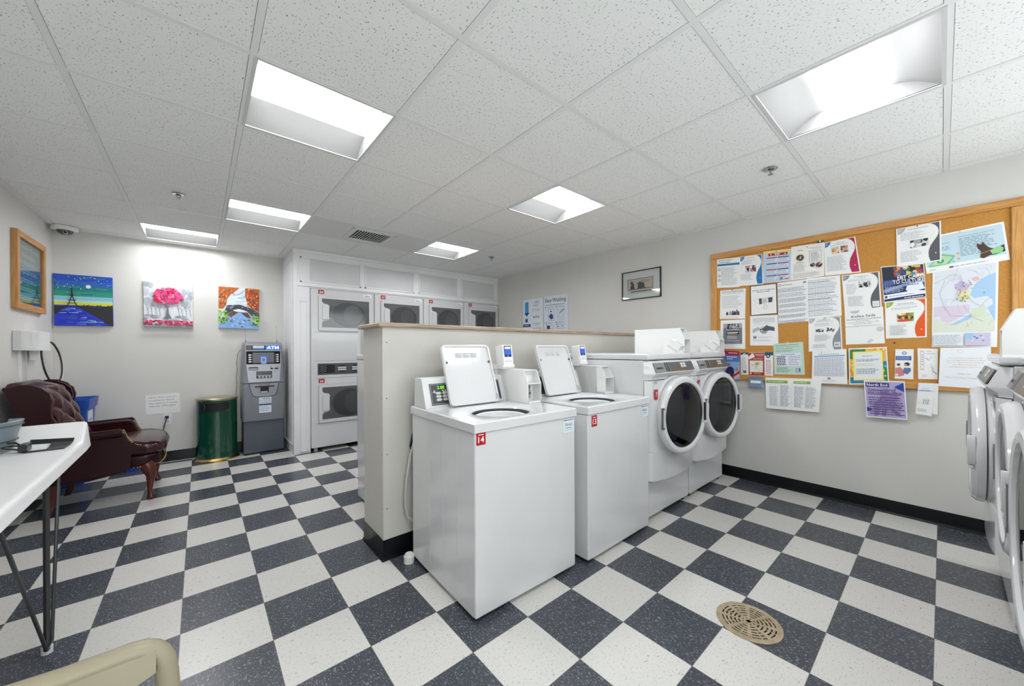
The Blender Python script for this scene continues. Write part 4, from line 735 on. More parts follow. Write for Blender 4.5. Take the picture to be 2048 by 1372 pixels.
s = S([(-1.326, 1.222), (-1.417, 1.222), (-1.414, 1.005), (-1.321, 1.006)], .0030); s.circle(.5, .87, .13, '#3a64a8').circle(.5, .87, .09, '#cfd9ea').rect(.03, .63, .88, .77, '#2f55a5').lines(.08, .645, .84, .755, 4, '#b9c9ea', ragged=.1).circle(.2, .48, .1, '#6a4636', 14).circle(.66, .50, .15, '#2a2326', 14).circle(.6, .47, .09, '#c28d78', 12).poly([(.02, .1), (.02, .36), (.3, .40), (.55, .26), (.5, .12), (.25, .08)], '#d8868a').poly([(.45, .2), (.5, .38), (.85, .38), (.88, .28), (.7, .16)], '#5f78a8').circle(.12, .14, .09, '#e3ddd8'); done(s, 'narrow folded brochure with a blue seal and two smiling people', 'brochure', 'brochure')
s = S([(-1.435, 1.228), (-1.531, 1.224), (-1.528, 1.012), (-1.437, 1.009)], .0026); s.rect(.13, .3, .33, .93, '#d9c5ca').rect(.17, .34, .29, .89, '#f0eeee')
for v in (.78, .71, .64, .57, .48): s.circle(.23, v, .03, '#3a3b40', 7)
s.stroke([(.36, .70), (.5, .64), (.62, .66), (.7, .74)], .012, '#55565c').stroke([(.45, .72), (.5, .64), (.6, .6)], .012, '#4a4b50').stroke([(.6, .42), (.75, .34), (.78, .26), (.95, .17)], [.01, .012, .02, .035], '#1f2024').stroke([(.65, .30), (.78, .26), (.74, .19)], .01, '#4a4b50').stroke([(.66, .48), (.74, .42), (.75, .34)], .01, '#4a4b50').lines(.45, .90, .7, .92, 1, '#9a9ca0', gap=.7, ragged=.02).lines(.4, .82, .9, .86, 1).lines(.2, .08, .5, .16, 3, '#c5ccd8'); done(s, 'narrow white leaflet with black branch drawings', 'brochure', 'brochure')
# card holder, hanging sheets
t = thing('card_holder', 'small clear card holder with blue cards at the bottom edge of the board', 'card holder', (XR-.02, -.445, .92), group=None)
at = t.location; g = G(frame((XR-.026, 0, 0), (0, -1, 0), (0, 0, 1))); g.box(.392, .876, 0, .498, .93, .003, M('#dfe6ee', .1)); g.box(.392, .876, .02, .498, .952, .022, M('#7f98b5', .25)); g.box(.392, .874, 0, .498, .88, .022, M('#dfe6ee', .15)); g.build('pocket', t, at)
g = G(frame((XR-.030, 0, 0), (0, -1, 0), (0, 0, 1))); g.box(.398, .885, .004, .492, .972, .016, M('#5d7ea6', .4)); g.box(.405, .915, .022, .485, .938, .0225, M('#f1f3f6', .4)); g.box(.405, .945, .016, .485, .953, .0165, M('#3f5f8c', .4)); g.build('cards', t, at)
def hang(name, label, quad, lift, fn, cat='flyer', bow=.012):
    """sheet whose lower half hangs free in front of the wall"""
    s = Sheet('r', quad, lift); fn(s)
    vmin = min(q.y for q in s.q); vmax = max(q.y for q in s.q); Xi = s.X.inverted()
    for i, v in enumerate(s.g.v):
        l = Xi @ Vector(v); f = (vmax-l.y)/(vmax-vmin); l.z += bow*math.sin(min(1, max(0, f))*PI*.9); s.g.v[i] = tuple(s.X @ l)
    return done(s, label, name, cat)
def f29(s):
    s.stroke([(.5, .0), (.5, .97)], .004, '#d5d8de').rect(.02, .84, .42, .92, '#7fae2e').text('Free Community Meals', .06, .86, .36, .895, '#ffffff', True).rect(.53, .845, .82, .915, '#7fae2e').text('Food Pantries', .56, .86, .76, .895, '#ffffff', True)
    s.lines(.08, .1, .27, .74, 18, '#b3b9c8').lines(.29, .1, .48, .78, 18, '#a9b0c0').lines(.55, .1, .72, .76, 18, '#b0b6c6').lines(.75, .1, .93, .76, 18, '#b3b9c8')
hang('flyer', 'double-page sheet with two green headings hanging below the board frame', [(-.514, .970), (-.908, .978), (-.890, .704), (-.521, .695)], .029, f29)
def f30(s):
    s.rect(.03, .03, .97, .97, '#b9a9d6').poly([(.2, .05), (.24, .4), (.4, .52), (.42, .74), (.5, .8), (.6, .66), (.78, .72), (.82, .55), (.72, .44), (.9, .3), (.84, .26), (.66, .34), (.88, .08), (.78, .08), (.54, .3), (.5, .06), (.4, .06), (.4, .3), (.3, .06)], '#8f78b0').rect(.04, .83, .62, .94, '#262a78').text('North End', .07, .85, .58, .92, '#ffffff', True).poly([(.74, .84), (.97, .96), (.97, .72)], '#1f3fa8').poly([(.03, .16), (.03, .29), (.18, .22)], '#1f3fa8').text('Summer Stroll', .08, .71, .78, .80, '#5a4a80', True, .3)
    s.lines(.08, .62, .94, .70, 2, '#4a3f70', ragged=.05).lines(.1, .08, .95, .58, 8, '#54477c', ragged=.12, gap=.35)
hang('flyer', 'lilac event flyer with dark blue triangles hanging below the board', [(-1.158, .985), (-1.373, .990), (-1.387, .712), (-1.173, .705)], .030, f30, bow=.006)
def f31(s): s.rect(.03, .78, .96, .97, '#dce8f4').text('The Living', .3, .82, .66, .86, '#6a84a8').text('Room Project', .2, .76, .8, .8, '#6a84a8').stroke([(.3, .48), (.55, .58), (.8, .46)], .01, '#8a8c90').rect(.42, .36, .47, .5, '#9a9ca0').rect(.55, .36, .6, .5, '#9a9ca0').rect(.68, .36, .73, .5, '#9a9ca0').stroke([(.1, .38), (.4, .36), (.8, .38)], .008, '#9a9ca0').lines(.1, .1, .8, .2, 3, '#c0c2c6')
hang('brochure', 'narrow white folded leaflet with a house sketch hanging below the board', [(-1.439, .983), (-1.515, .983), (-1.500, .755), (-1.425, .765)], .034, f31, 'brochure', .016)
hang('brochure', 'plain back leaf hanging behind the white house leaflet', [(-1.47, .983), (-1.532, .983), (-1.527, .770), (-1.46, .775)], .028, lambda s: s, 'brochure', .008)
# pins
pins = [(-.215, 2.106, '#8d8f92', 'grey pin in the blue-bar flyer'), (-.60, 2.092, '#8d8f92', 'grey pin at the top of the red and navy bar flyer'), (-.815, 2.083, '#7d8f9c', 'grey pin at the top of the cream flyer'), (-1.437, 2.098, '#6f5f55', 'dark pin at the top of the charcoal wave flyer'), (-1.63, 2.008, '#d9c9a0', 'pale pin at the top of the horse poster'), (-1.223, 2.085, '#b98a4a', 'tan pin alone on the cork near the top'), (-1.322, 1.269, '#2a211c', 'black pin alone on the cork below the orange wave flyer'), (-.245, 1.795, '#3a3b3e', 'dark pin in the notice with dog drawings'), (-.93, 1.478, '#8d8f92', 'grey pin in the light grey wave flyer'), (-.715, .972, '#c9cdd0', 'pale pin in the double-page sheet below the board'), (-.68, 1.281, '#f2f2f2', 'white pin at the top of the mint flyer')]
for y, z, c, l in pins:
    g = G(); g.lathe([(.001, 0), (.002, .004), (.0045, .005), (.0045, .009), (.001, .011)], M(c, .3), (0, 0, 0), 'x', 12); g.v = [(XR-.0165-v[0], y+v[1], z+v[2]) for v in g.v]
    tag(g.build('push_pin', None, (XR-.0165, y, z)), l, 'pin', 'push pins on the cork board')
t = thing('butterfly_clip', 'dark blue bow-shaped clip above the cream flyer', 'clip', (XR-.022, -.901, 2.11)); g = G(frame((XR-.018, .901*-1, 2.112), (0, -1, 0), (0, 0, 1))); nb = M('#2a4a62', .35)
for sg in (-1, 1): g.prism([(0, -.004), (sg*.014, -.012), (sg*.022, -.002), (sg*.02, .010), (sg*.008, .008), (0, .002)][::sg], .0, .006, nb)
g.build('wing', t, t.location); g = G(frame((XR-.018, -.901, 2.112), (0, -1, 0), (0, 0, 1))); g.prism(circ(0, 0, .005, 12, .008), .004, .011, M('#dfe3e6', .3)); g.build('body', t, t.location)

# ================================================================ RIGHT WALL FRAMES AND POSTERS
t = thing('framed_print', 'small black-framed cartoon print on the right wall left of the cork board', 'framed picture', (XR, -(-.715), 1.98)); at = t.location; X = frame((XR, 0, 0), (0, -1, 0), (0, 0, 1))
g = G(X); a0, a1, z0, z1 = -.959, -.472, 1.815, 2.146
for p in ((a0, z0, 0, a0+.008, z1, .022), (a1-.008, z0, 0, a1, z1, .022), (a0, z0, 0, a1, z0+.008, .022), (a0, z1-.008, 0, a1, z1, .022)): g.box(*p, BLACK)
g.build('frame', t, at, bevel=.001); g = G(X); g.box(a0+.006, z0+.006, .002, a1-.006, z1-.006, .008, M('#efeeea', .6)); g.build('mat_board', t, at)
s = Sheet('r', [(.89, 2.055), (.565, 2.055), (.565, 1.875), (.89, 1.875)], .0082, base='#d9c4b4'); s.rect(0, 0, 1, .3, '#e3dcd5').outline(0, .28, 1, 1, .016, '#4a4040').lines(.55, .72, .9, .88, 4, '#8a7a78').poly([(.12, .34), (.12, .55), (.17, .68), (.24, .70), (.28, .62), (.25, .55), (.3, .34)], '#55555a').circle(.17, .76, .05, '#4a4a50').poly([(.4, .34), (.42, .6), (.36, .68), (.44, .72), (.5, .80), (.56, .72), (.66, .68), (.68, .4), (.75, .34)], '#4f4f55').lines(.05, .30, .95, .36, 1, '#55504f').lines(.14, .1, .95, .22, 1, '#55504f', gap=.7, ragged=.02)
s.end('x', '', ''); o = bpy.data.objects['x']; o.name = 'print'; loc = o.location.copy(); o.parent = t; o.location = loc-at; [o.__delitem__(k) for k in ('label', 'category')]
g = G(X); g.box(a0+.007, z0+.007, .016, a1-.007, z1-.007, .018, CLEAR); g.build('glass', t, at)
s = Sheet('r', [(2.764, 2.02), (2.308, 2.015), (2.308, 1.29), (2.764, 1.29)], .003, .004, '#e6ebf2', .25); s.outline(0, 0, 1, 1, .006, '#6a7a90').poly([(.12, .68), (.30, .68), (.30, .93), (.12, .93)], '#3f9fe0').poly([(.08, .70), (.34, .70), (.21, .62)], '#1f3f86').poly([(.11, .48), (.27, .48), (.29, .6), (.13, .6)], '#cfd6e0').rect(.14, .5, .25, .57, '#1f3f86').text('CSC+', .58, .885, .82, .93, '#2f3d57', True).lines(.55, .82, .85, .86, 2, '#7f8aa0').lines(.48, .72, .92, .78, 3, '#a9b3c5').text('How To Use', .52, .58, .82, .63, '#27344f', True).rect(.02, .40, .40, .455, '#1d3f8a').lines(.06, .415, .36, .44, 1, '#c9d6ef').lines(.14, .08, .40, .36, 8, '#9aa6bd')
for k in range(4): s.circle(.54, .46-k*.1, .02, '#3f6fb5').lines(.6, .43-k*.1, .92, .48-k*.1, 3, '#9aa6bd').circle(.1, .32-k*.09, .018, '#27344f')
s.end('wall_sign', 'blue and white instruction sign with an arrow and How To Use heading', 'sign')
s = Sheet('r', [(2.287, 2.015), (1.83, 2.005), (1.83, 1.29), (2.287, 1.29)], .003, .004, '#dfe6f0', .25); s.text('Easy Washing', .05, .85, .93, .95, '#22283a', True).lines(.06, .80, .94, .83, 1, '#6a7a90')
for a, b, k in ((.06, .50, 0), (.53, .5, 1)): s.circle(a, .77, .02, '#27344f').circle(a+.02, .72, .016, '#27344f').lines(a+.06, .745, a+.38, .785, 2, '#9aa6bd')
s.outline(.18, .50, .44, .73, .008, '#55657c').poly([(.2, .58), (.28, .64), (.38, .62), (.4, .54), (.3, .52)], '#27458f').circle(.3, .68, .03, '#27344f').stroke([(.6, .70), (.86, .72), (.82, .50), (.6, .50), (.56, .64), (.6, .70)], .008, '#55657c').stroke([(.62, .58), (.72, .64), (.8, .6), (.74, .54), (.64, .54), (.62, .58)], .006, '#6a7a90').stroke([(.65, .64), (.86, .71)], .02, '#27344f')
for a in (.1, .55): s.circle(a-.02, .46, .02, '#27344f').circle(a, .42, .018, '#27344f').lines(a+.04, .43, a+.34, .47, 2, '#9aa6bd')
s.rect(.12, .33, .24, .40, '#27344f').outline(.25, .33, .4, .40, .006, '#27344f').outline(.55, .33, .86, .41, .006, '#7f8aa0').circle(.6, .37, .02, '#27344f').circle(.78, .38, .02, '#55657c').circle(.08, .27, .02, '#27344f').circle(.1, .22, .018, '#27344f').lines(.16, .24, .5, .28, 2, '#c58a90').outline(.08, .12, .32, .21, .006, '#3f5f9c').circle(.18, .17, .03, '#27344f').lines(.38, .1, .94, .22, 5, '#9aa6bd')
s.end('wall_sign', 'pale blue instruction sign headed Easy Washing', 'sign')

# ================================================================ BACK WALL
def canvas(quad, name, label, fn, side='#d8d8d6'):
    s = Sheet('b', quad, .001, .022, side); fn(s); return s.end(name, label, 'painting', 'canvas paintings on the back wall')
def tower(s):
    for v0, v1, c in ((.86, 1, '#1f4fc0'), (.76, .88, '#2a63b8'), (.66, .78, '#1d7f86'), (.56, .68, '#2a9a80'), (.48, .58, '#8fcbd6'), (.44, .50, '#b5dfe2'), (.36, .46, '#e2dc30')): s.rect(0, v0, 1, v1, c)
    for k in range(10):
        u = rnd.random()*.7; v = rnd.uniform(.52, .98); s.stroke([(u, v), (u+.2, v+rnd.uniform(-.01, .02))], .018, ['#3f7fd0', '#2f8f8a', '#2458c8', '#49a89a'][k % 4])
    s.circle(.575, .78, .045, '#eef6f4')
    for k in range(34): s.circle(rnd.random(), rnd.uniform(.58, .98), rnd.uniform(.004, .012), '#dff0f2', 6)
    s.rect(0, 0, 1, .40, '#1c2fb8'); s.poly([(0, .37), (.22, .375), (.2, .36), (.14, .3), (.02, .2), (0, .2)], '#26252c').poly([(.36, .37), (.5, .39), (.75, .37), (1, .42), (1, 0), (.93, .0), (.8, .12), (.6, .24), (.45, .34)], '#2b2a30')
    s.blobs(.36, .37, .98, .42, ['#2b2a30'], 26, .014)
    s.poly([(.2, .36), (.42, .36), (.55, .26), (.78, .12), (.93, .0), (.0, .0), (.0, .2)], '#2036c8')
    for k in range(46):
        v = rnd.uniform(.01, .34); u = rnd.uniform(.05, .25+.62*(1-v/.36)); s.stroke([(u, v), (u+rnd.uniform(.06, .16), v+.004)], [.006, .016], ['#4f86e0', '#bfe4ee', '#16208f', '#3f6fe0', '#10187a', '#8fc4ea'][k % 6])
    d = '#16161c'; s.poly([(.285, .56), (.29, .72), (.30, .78), (.31, .72), (.318, .56)], d).stroke([(.30, .6), (.25, .44), (.205, .355)], [.02, .014, .018], d).stroke([(.30, .6), (.35, .44), (.40, .355)], [.02, .014, .018], d).rect(.262, .585, .338, .60, d).rect(.235, .49, .365, .505, d).rect(.22, .435, .38, .447, d)
canvas([(-1.621, 1.998), (-1.229, 2.001), (-1.224, 1.498), (-1.612, 1.489)], 'canvas_painting', 'night painting of a lattice tower, blue river and green starry sky', tower, '#2b56b0')
def pink(s):
    s.rect(0, 0, 1, 1, '#dfe1e6').blobs(.0, .45, .2, .98, ['#b6bcc4', '#c4c9d0', '#a5acb6'], 22, .06).cloud(.86, .68, .1, .22, ['#b0b7c0', '#c0c6cd', '#a0a8b2'], 22, .06).blobs(0, .16, 1, .26, ['#a9afb8', '#8f969f', '#c2c6cc'], 16, .07, .4)
    for u, h_ in ((.08, .3), (.15, .34), (.24, .3), (.31, .32), (.70, .34), (.77, .28), (.86, .27), (.94, .3)): s.stroke([(u+.02, .24), (u, .24+h_*.4), (u-.03, .24+h_*.75)], .008, '#7d848d').stroke([(u, .24+h_*.4), (u+.03, .24+h_*.7)], .006, '#7d848d')
    s.cloud(.49, .68, .285, .165, ['#d8266a', '#e84a86', '#c81450', '#e85a90', '#e03478', '#ee7aa6'], 170, .05)
    s.blobs(.2, .52, .32, .62, ['#c4102e'], 3, .05); s.stroke([(.47, .2), (.475, .4), (.46, .56), (.40, .82)], [.08, .035, .02, .006], '#6f7780').stroke([(.48, .42), (.56, .56), (.62, .62)], [.02, .01, .004], '#6f7780').stroke([(.46, .42), (.38, .52), (.30, .60)], [.02, .01, .004], '#6f7780').poly([(.40, .17), (.45, .28), (.51, .28), (.56, .17), (.5, .19), (.48, .15), (.46, .19)], '#6a727c')
    s.rect(0, .0, 1, .05, '#9aa0a9').blobs(.0, .03, 1, .14, ['#c41848', '#e03a70', '#a91a40', '#e86a94', '#8f5a70'], 70, .04, .8)
canvas([(-1.002, 2.002), (-.604, 2.003), (-.597, 1.504), (-.996, 1.506)], 'canvas_painting', 'painting of a pink round-crowned tree in grey mist', pink)
def bridge(s):
    s.rect(0, 0, 1, 1, '#dfeaf5').blobs(.25, .6, .7, .8, ['#c3dcf0', '#e8f0f8', '#f6f8fa'], 10, .1, .3)
    s.poly([(0, .46), (0, 1), (.5, 1), (.42, .92), (.3, .84), (.2, .7), (.18, .56), (.1, .46)], '#c96a28').poly([(.64, 1), (1, 1), (1, .42), (.8, .5), (.7, .62), (.64, .8)], '#c8602a')
    s.cloud(.1, .74, .09, .24, ['#e8913c', '#b8452a', '#8f4a2a', '#f0b45a', '#5f6a4a', '#d9642a'], 70, .022).blobs(.18, .84, .36, .99, ['#e8913c', '#c8552a', '#8f6a3a'], 22, .02).blobs(.68, .5, .98, .98, ['#e8913c', '#b8452a', '#8f3a22', '#f0a84a', '#7f4a35', '#d9542a'], 100, .024)
    s.stroke([(.36, .80), (.48, .83), (.62, .93)], .012, '#4a342c').stroke([(.58, .76), (.68, .82)], .01, '#4a342c')
    s.poly([(.12, .36), (.2, .55), (.5, .58), (.74, .52), (1, .40), (1, .24), (.84, .3), (.72, .42), (.5, .47), (.34, .44), (.2, .34)], '#3a3f4c').blobs(.2, .44, .72, .56, ['#8f98a5', '#c0c6ce'], 18, .02, .6).blobs(.8, .3, .98, .42, ['#8f98a5', '#6a7280'], 6, .03, .6)
    s.poly([(.34, .44), (.5, .47), (.70, .42), (.6, .40), (.4, .40)], '#eef2f4').poly([(.2, .3), (.34, .42), (.46, .40), (.42, .3)], '#6a4030').poly([(.54, .38), (.7, .38), (.8, .26), (.64, .28)], '#5f3a2c')
    s.poly([(.46, .38), (.54, .38), (.66, .28), (1, .08), (1, 0), (0, 0), (0, .08), (.3, .26)], '#86b4e6').blobs(.1, .02, .85, .26, ['#b5d4f2', '#5f95d8', '#cfe2f6', '#6aa0e0'], 34, .035, .35).blobs(.1, .02, .8, .3, ['#4a4e5a', '#6a6a70'], 9, .035, .5)
    s.blobs(.0, .12, .2, .42, ['#7fb82a', '#a9d84a', '#3f6a2a', '#8fcf3a'], 44, .03).blobs(.82, .08, 1, .32, ['#7fb82a', '#a9d84a', '#3f6a2a'], 34, .03)
canvas([(-.366, 2.005), (.037, 2.008), (.030, 1.506), (-.368, 1.512)], 'canvas_painting', 'painting of an orange autumn stream under a stone bridge', bridge)
s = Sheet('b', [(-.992, .755), (-.716, .762), (-.708, .541), (-.989, .542)], .001, .002, '#ededea')
for k, (tx, u1) in enumerate((("Please don't push the", .90), ('recycling up against', .84), ('the outlet as it messes', .92), ('with the ATM cable!', .86))): s.text(tx, .10, .80-k*.145, u1, .875-k*.145, '#77777a')
s.end('paper_sign', 'white paper sign with four grey lines taped above the outlet', 'sign')
t = thing('wall_outlet', 'white double outlet below the paper sign', 'outlet', (-.818, YB, .475)); at = t.location; g = G(FR((0, YB, 0))); g.prism(rrect(-.853, .412, -.783, .538, .006), 0, .006, PLASTW); g.build('cover_plate', t, at, bevel=.002)
g = G(FR((0, YB-.006, 0))); 
for z in (.452, .50):
    g.prism(rrect(-.835, z-.016, -.801, z+.016, .008), 0, .002, M('#dcdcda', .35))
    for q in (-.825, -.815): g.box(q, z-.004, .002, q+.002, z+.006, .0025, BLACK)
g.build('receptacles', t, at)
g = G(); g.box(-.836, YB-.034, .488, -.806, YB-.008, .512, BLACK); g.tube([(-.822, YB-.03, .49), (-.835, YB-.04, .44), (-.848, YB-.045, .36), (-.852, YB-.03, .28), (-.872, YB-.04, .22), (-.85, YB-.05, .12), (-.80, YB-.05, .02), (-.70, YB-.045, .012), (-.62, YB-.04, .012)], .0045, BLACK, 8)
tag(g.build('power_cord', None, (-.82, YB-.03, .5)), 'black power cord hanging from the outlet to the floor', 'cord')
g = G(); g.tube([(-1.3, YB-.075, .008), (-1.0, YB-.06, .008), (-.72, YB-.075, .008), (-.45, YB-.06, .008)], .006, M('#9a9c9f', .35), 8); tag(g.build('cable', None, (-.9, YB-.07, 0)), 'grey cable lying along the black skirting of the back wall', 'cable')
# ---- ATM
cx = .047; t = thing('cash_machine', 'grey cash machine with a blue glowing sign beside the dryer enclosure', 'cash machine', (cx, 3.88, 0)); at = t.location
g = G(); g.box(cx-.200, 3.752, .02, cx+.205, 4.02, .43, ATMD); g.build('base', t, at, bevel=.008)
g = G(); g.box(cx-.19, 3.765, 0, cx+.195, 4.01, .022, BLACK); g.build('plinth', t, at)
def hood(zs, mt, nm):
    g = G(); R_ = []
    for z, hw, yf, cr in zs:
        n = 7; ring = [(cx-hw, 4.03, z)]
        for i in range(n+1): a = PI/2*i/n; ring.append((cx-hw+cr-cr*math.cos(a), yf+cr-cr*math.sin(a), z))
        for i in range(1, 8): u = i/8; x = -hw+cr+(2*hw-2*cr)*u; ring.append((cx+x, yf-.011*math.sin(u*PI), z))
        for i in range(n+1): a = PI/2*i/n; ring.append((cx+hw-cr+cr*math.sin(a), yf+cr-cr*math.cos(a), z))
        ring.append((cx+hw, 4.03, z)); R_.append(ring)
    g.loft(R_, mt); return g.build(nm, t, at, smooth=50)
hd = hood([(.852, .212, 3.705, .03), (1.05, .206, 3.7198, .035), (1.25, .195, 3.7349, .04), (1.30, .192, 3.741, .045), (1.328, .186, 3.765, .045), (1.340, .178, 3.80, .045)], ATMG, 'upper_hood')
lo = hood([(.405, .205, 3.755, .03), (.402, .209, 3.728, .03), (.415, .212, 3.720, .03), (.62, .212, 3.705, .03), (.846, .212, 3.703, .03)], ATMG, 'lower_hood')
Xa = frame((cx, 3.6905, .852), (1, 0, 0), (0, .030, .40)); Z_ = lambda z: (z-.852)*1.0028
def curve(g, depth=.009):     # bow the flat pieces to the hood
    Xi = Xa.inverted()
    for i, v in enumerate(g.v): l = Xi @ Vector(v); l.z -= depth*((l.x/.2)**2); g.v[i] = tuple(Xa @ l)
    return g
def subdiv_poly(g, pts, z0, z1, mt):  # cut wide flat plate into strips so it can bow
    xs_ = sorted(set([p[0] for p in pts])); 
    g.prism(pts, z0, z1, mt)
g = G(Xa)
def strip(g, xa0, xa1, za, xb0, xb1, zb, d, mt, n=10):
    A = [(xa0+(xa1-xa0)*i/n, Z_(za), d) for i in range(n+1)]; B_ = [(xb0+(xb1-xb0)*i/n, Z_(zb), d) for i in range(n+1)]
    A0 = [(x, y, -.01) for x, y, z in A]; B0 = [(x, y, -.01) for x, y, z in B_]; g.loft([A0, A, B_, B0], mt, caps=False, closed=False)
strip(g, -.155, .155, .862, -.176, .168, 1.072, .004, ATML); strip(g, -.176, .168, 1.068, -.182, .174, 1.305, .004, ATML); curve(g); g.build('fascia', hd)
g = G(Xa); strip(g, -.175, .166, 1.24, -.176, .168, 1.298, .006, M('#44464c', .45, spec=.25)); strip(g, .015, .16, 1.243, .015, .162, 1.295, .0068, M('#2f6fd0', .3, emit=.2), 4)
strip(g, -.11, .0, 1.246, -.11, .0, 1.292, .0068, M('#e6e6ea', .4)); strip(g, -.11, .0, 1.246, -.11, .0, 1.264, .0072, M('#3f7fc0', .4)); strip(g, -.17, -.125, 1.246, -.17, -.125, 1.292, .0068, M('#6a6257', .4)); curve(g); g.build('sign_panel', hd)
g = G(Xa); g.text('ATM', .028, Z_(1.252), .150, Z_(1.288), .009, M('#eaf6ff', .4, emit=.7), True); curve(g); g.build('sign_letters', hd)
g = G(Xa); strip(g, -.174, .162, 1.075, -.175, .166, 1.228, .0055, M('#121316', .45, spec=.2)); curve(g); bz = g.build('bezel', hd)
g = G(Xa); strip(g, -.112, .100, 1.088, -.114, .100, 1.212, .0075, M('#6e7076', .3, spec=.3)); curve(g); sc_ = g.build('screen', bz)
g = G(Xa); g.prism(rrect(-.034, Z_(1.09), .022, Z_(1.165), .01), .0078, .0084, M('#2f66e8', .3, emit=.45)); g.prism(rrect(-.028, Z_(1.096), .016, Z_(1.150), .008), .0084, .0088, M('#8f9fd0', .2, emit=.5)); g.prism(rrect(-.024, Z_(1.10), .012, Z_(1.146), .006), .0088, .0092, M('#6f7892', .2)); g.box(-.032, Z_(1.078), .006, .020, Z_(1.087), .009, M('#c9cbd0', .3)); curve(g); g.build('logo', bz)
for sx, x in ((-1, -.152), (1, .124)):
    g = G(Xa)
    for k in range(4): g.box(x, Z_(1.096+k*.0265), .006, x+.022, Z_(1.096+k*.0265)+.016, .011, M('#e2e3e6', .35)); g.box(x+(.026 if sx < 0 else -.016), Z_(1.096+k*.0265)+.005, .006, x+(.036 if sx < 0 else -.006), Z_(1.096+k*.0265)+.010, .0075, M('#e2e3e6', .35))
    curve(g); g.build('side_buttons', bz)
g = G(Xa); g.box(-.152, Z_(1.005), .004, -.062, Z_(1.040), .006, DARK); g.box(-.148, Z_(1.013), .006, -.068, Z_(1.024), .010, M('#c9cbd0', .3)); curve(g); g.build('receipt_slot', hd)
g = G(Xa); g.box(.062, Z_(1.010), .004, .142, Z_(1.046), .008, DARK); g.box(.066, Z_(1.026), .008, .084, Z_(1.044), .014, ATML); g.box(.106, Z_(1.026), .008, .138, Z_(1.044), .014, ATML); g.box(.086, Z_(1.012), .006, .104, Z_(1.046), .012, M('#c9cbd0', .3)); curve(g); g.build('card_slot', hd)
g = G(Xa); g.box(-.080, Z_(.905), .0035, .076, Z_(.988), .0065, M('#2f3136', .4)); g.box(-.072, Z_(.942), .0065, .066, Z_(.982), .0072, M('#5c5e63', .15)); g.box(-.072, Z_(.934), .0055, .066, Z_(.940), .014, M('#c9cbd0', .3))
for k in range(4): g.box(-.060+k*.034, Z_(.910), .0055, -.040+k*.034, Z_(.932), .010, M('#b9bbc0', .35))
curve(g); g.build('keypad', hd)
g = G(Xa); g.cyl((.108, Z_(.982), .003), .004, .004, BLACK, n=10); curve(g); g.build('camera_hole', hd)
Xb = FR((cx, 3.690, 0)); Xsave = Xa; g = G(Xb); n = 12; o_ = []; i_ = []
U = [(-.148, .846), (-.142, .80), (-.125, .735), (-.105, .70), (-.07, .690), (0, .686), (.07, .690), (.105, .70), (.125, .735), (.138, .80), (.143, .846)]
g.add([(x, z, .001-.009*(x/.2)**2) for x, z in U], [tuple(range(len(U)))], M('#9c9ea5', .4)); g.tube([(x, z, .001-.009*(x/.2)**2) for x, z in U], .0035, M('#5a5c61', .4), 6); g.build('dispenser_recess', lo)
g = G(Xb); g.box(-.095, .803, -.004, .098, .814, .006, DARK); g.box(-.04, .735, -.004, .042, .800, .004, BLACK); g.box(-.036, .736, .002, .030, .752, .010, M('#c3c5c8', .3)); g.build('dispenser_slot', lo)
g = G(Xb); g.cyl((.158, .718, -.016), .013, .014, CHROME, n=20); g.build('lock', lo)
g = G(Xb); g.box(-.055, .495, -.020, .068, .68, -.0015, M('#e4eaf2', .3)); g.box(-.055, .583, -.0015, .068, .603, -.0008, M('#2a5a8f', .3)); kk = M('#6a7890', .4); g.box(-.02, .660, -.0015, .055, .667, -.0008, kk)
for r_ in range(3):
    for c_ in range(6): g.box(-.048+c_*.019, .612+r_*.015, -.0015, -.036+c_*.019, .618+r_*.015, -.0008, M(['#7a6a80', '#4f78a8', '#8a9ab0', '#b05a5a', '#5f6a7a'][(r_*2+c_) % 5], .4))
for k in range(6): g.box(-.045, .515+k*.0105, -.0015, .055-random.random()*.03, .519+k*.0105, -.0008, M('#a9bdd2', .4))
g.build('sticker', lo)
for x in (-.115, .205):
    g = G(); g.cyl((x, 3.93, 1.33), .004, .03, BLACK, n=8); g.tube([(x, 3.93, 1.35), (x-.003, 3.95, 1.46), (x-.004, 3.96, 1.55)], .0011, M('#7a7a78', .5), 5); g.build('antenna', t, at)
g = G(); g.tube([(-.155, 4.03, 1.25), (-.185, 4.05, 1.20), (-.197, 4.05, 1.08), (-.19, 4.05, 1.0), (-.20, 4.05, .90), (-.195, 4.05, .80), (-.215, 4.05, .60)], .0022, BLACK, 6); tag(g.build('cable', None, (-.19, 4.05, 1.0)), 'thin black cable running down the wall left of the cash machine', 'cable')
# ---- waste bin
t = thing('waste_bin', 'dark green oval waste bin with brass lid and base left of the cash machine', 'waste bin', (-.39, 3.875, 0)); at = t.location; C0 = (-.39, 3.875, 0)
g = G(); g.lathe([(.186, .02), (.186, .675)], GREEN, C0, n=64, sx=1, sy=.86, caps=False); g.build('body', t, at, smooth=60)
g = G(); g.lathe([(.001, .672), (.190, .672), (.193, .680), (.193, .692), (.186, .699), (.10, .703), (.001, .704)], M('#b5ad8c', .3, .8), C0, n=64, sy=.86); g.build('lid', t, at, smooth=30)
g = G(); g.lathe([(.001, 0), (.212, 0), (.212, .008), (.200, .018), (.189, .028), (.001, .028)], BRASS, C0, n=64, sy=.86); g.build('base', t, at)
def onoval(a, z, r=.1868): return (C0[0]+r*math.sin(a), C0[1]-r*.86*math.cos(a), z)
out = rrect(-.94, .548, .62, .655, .05)
g = G(); P_ = []
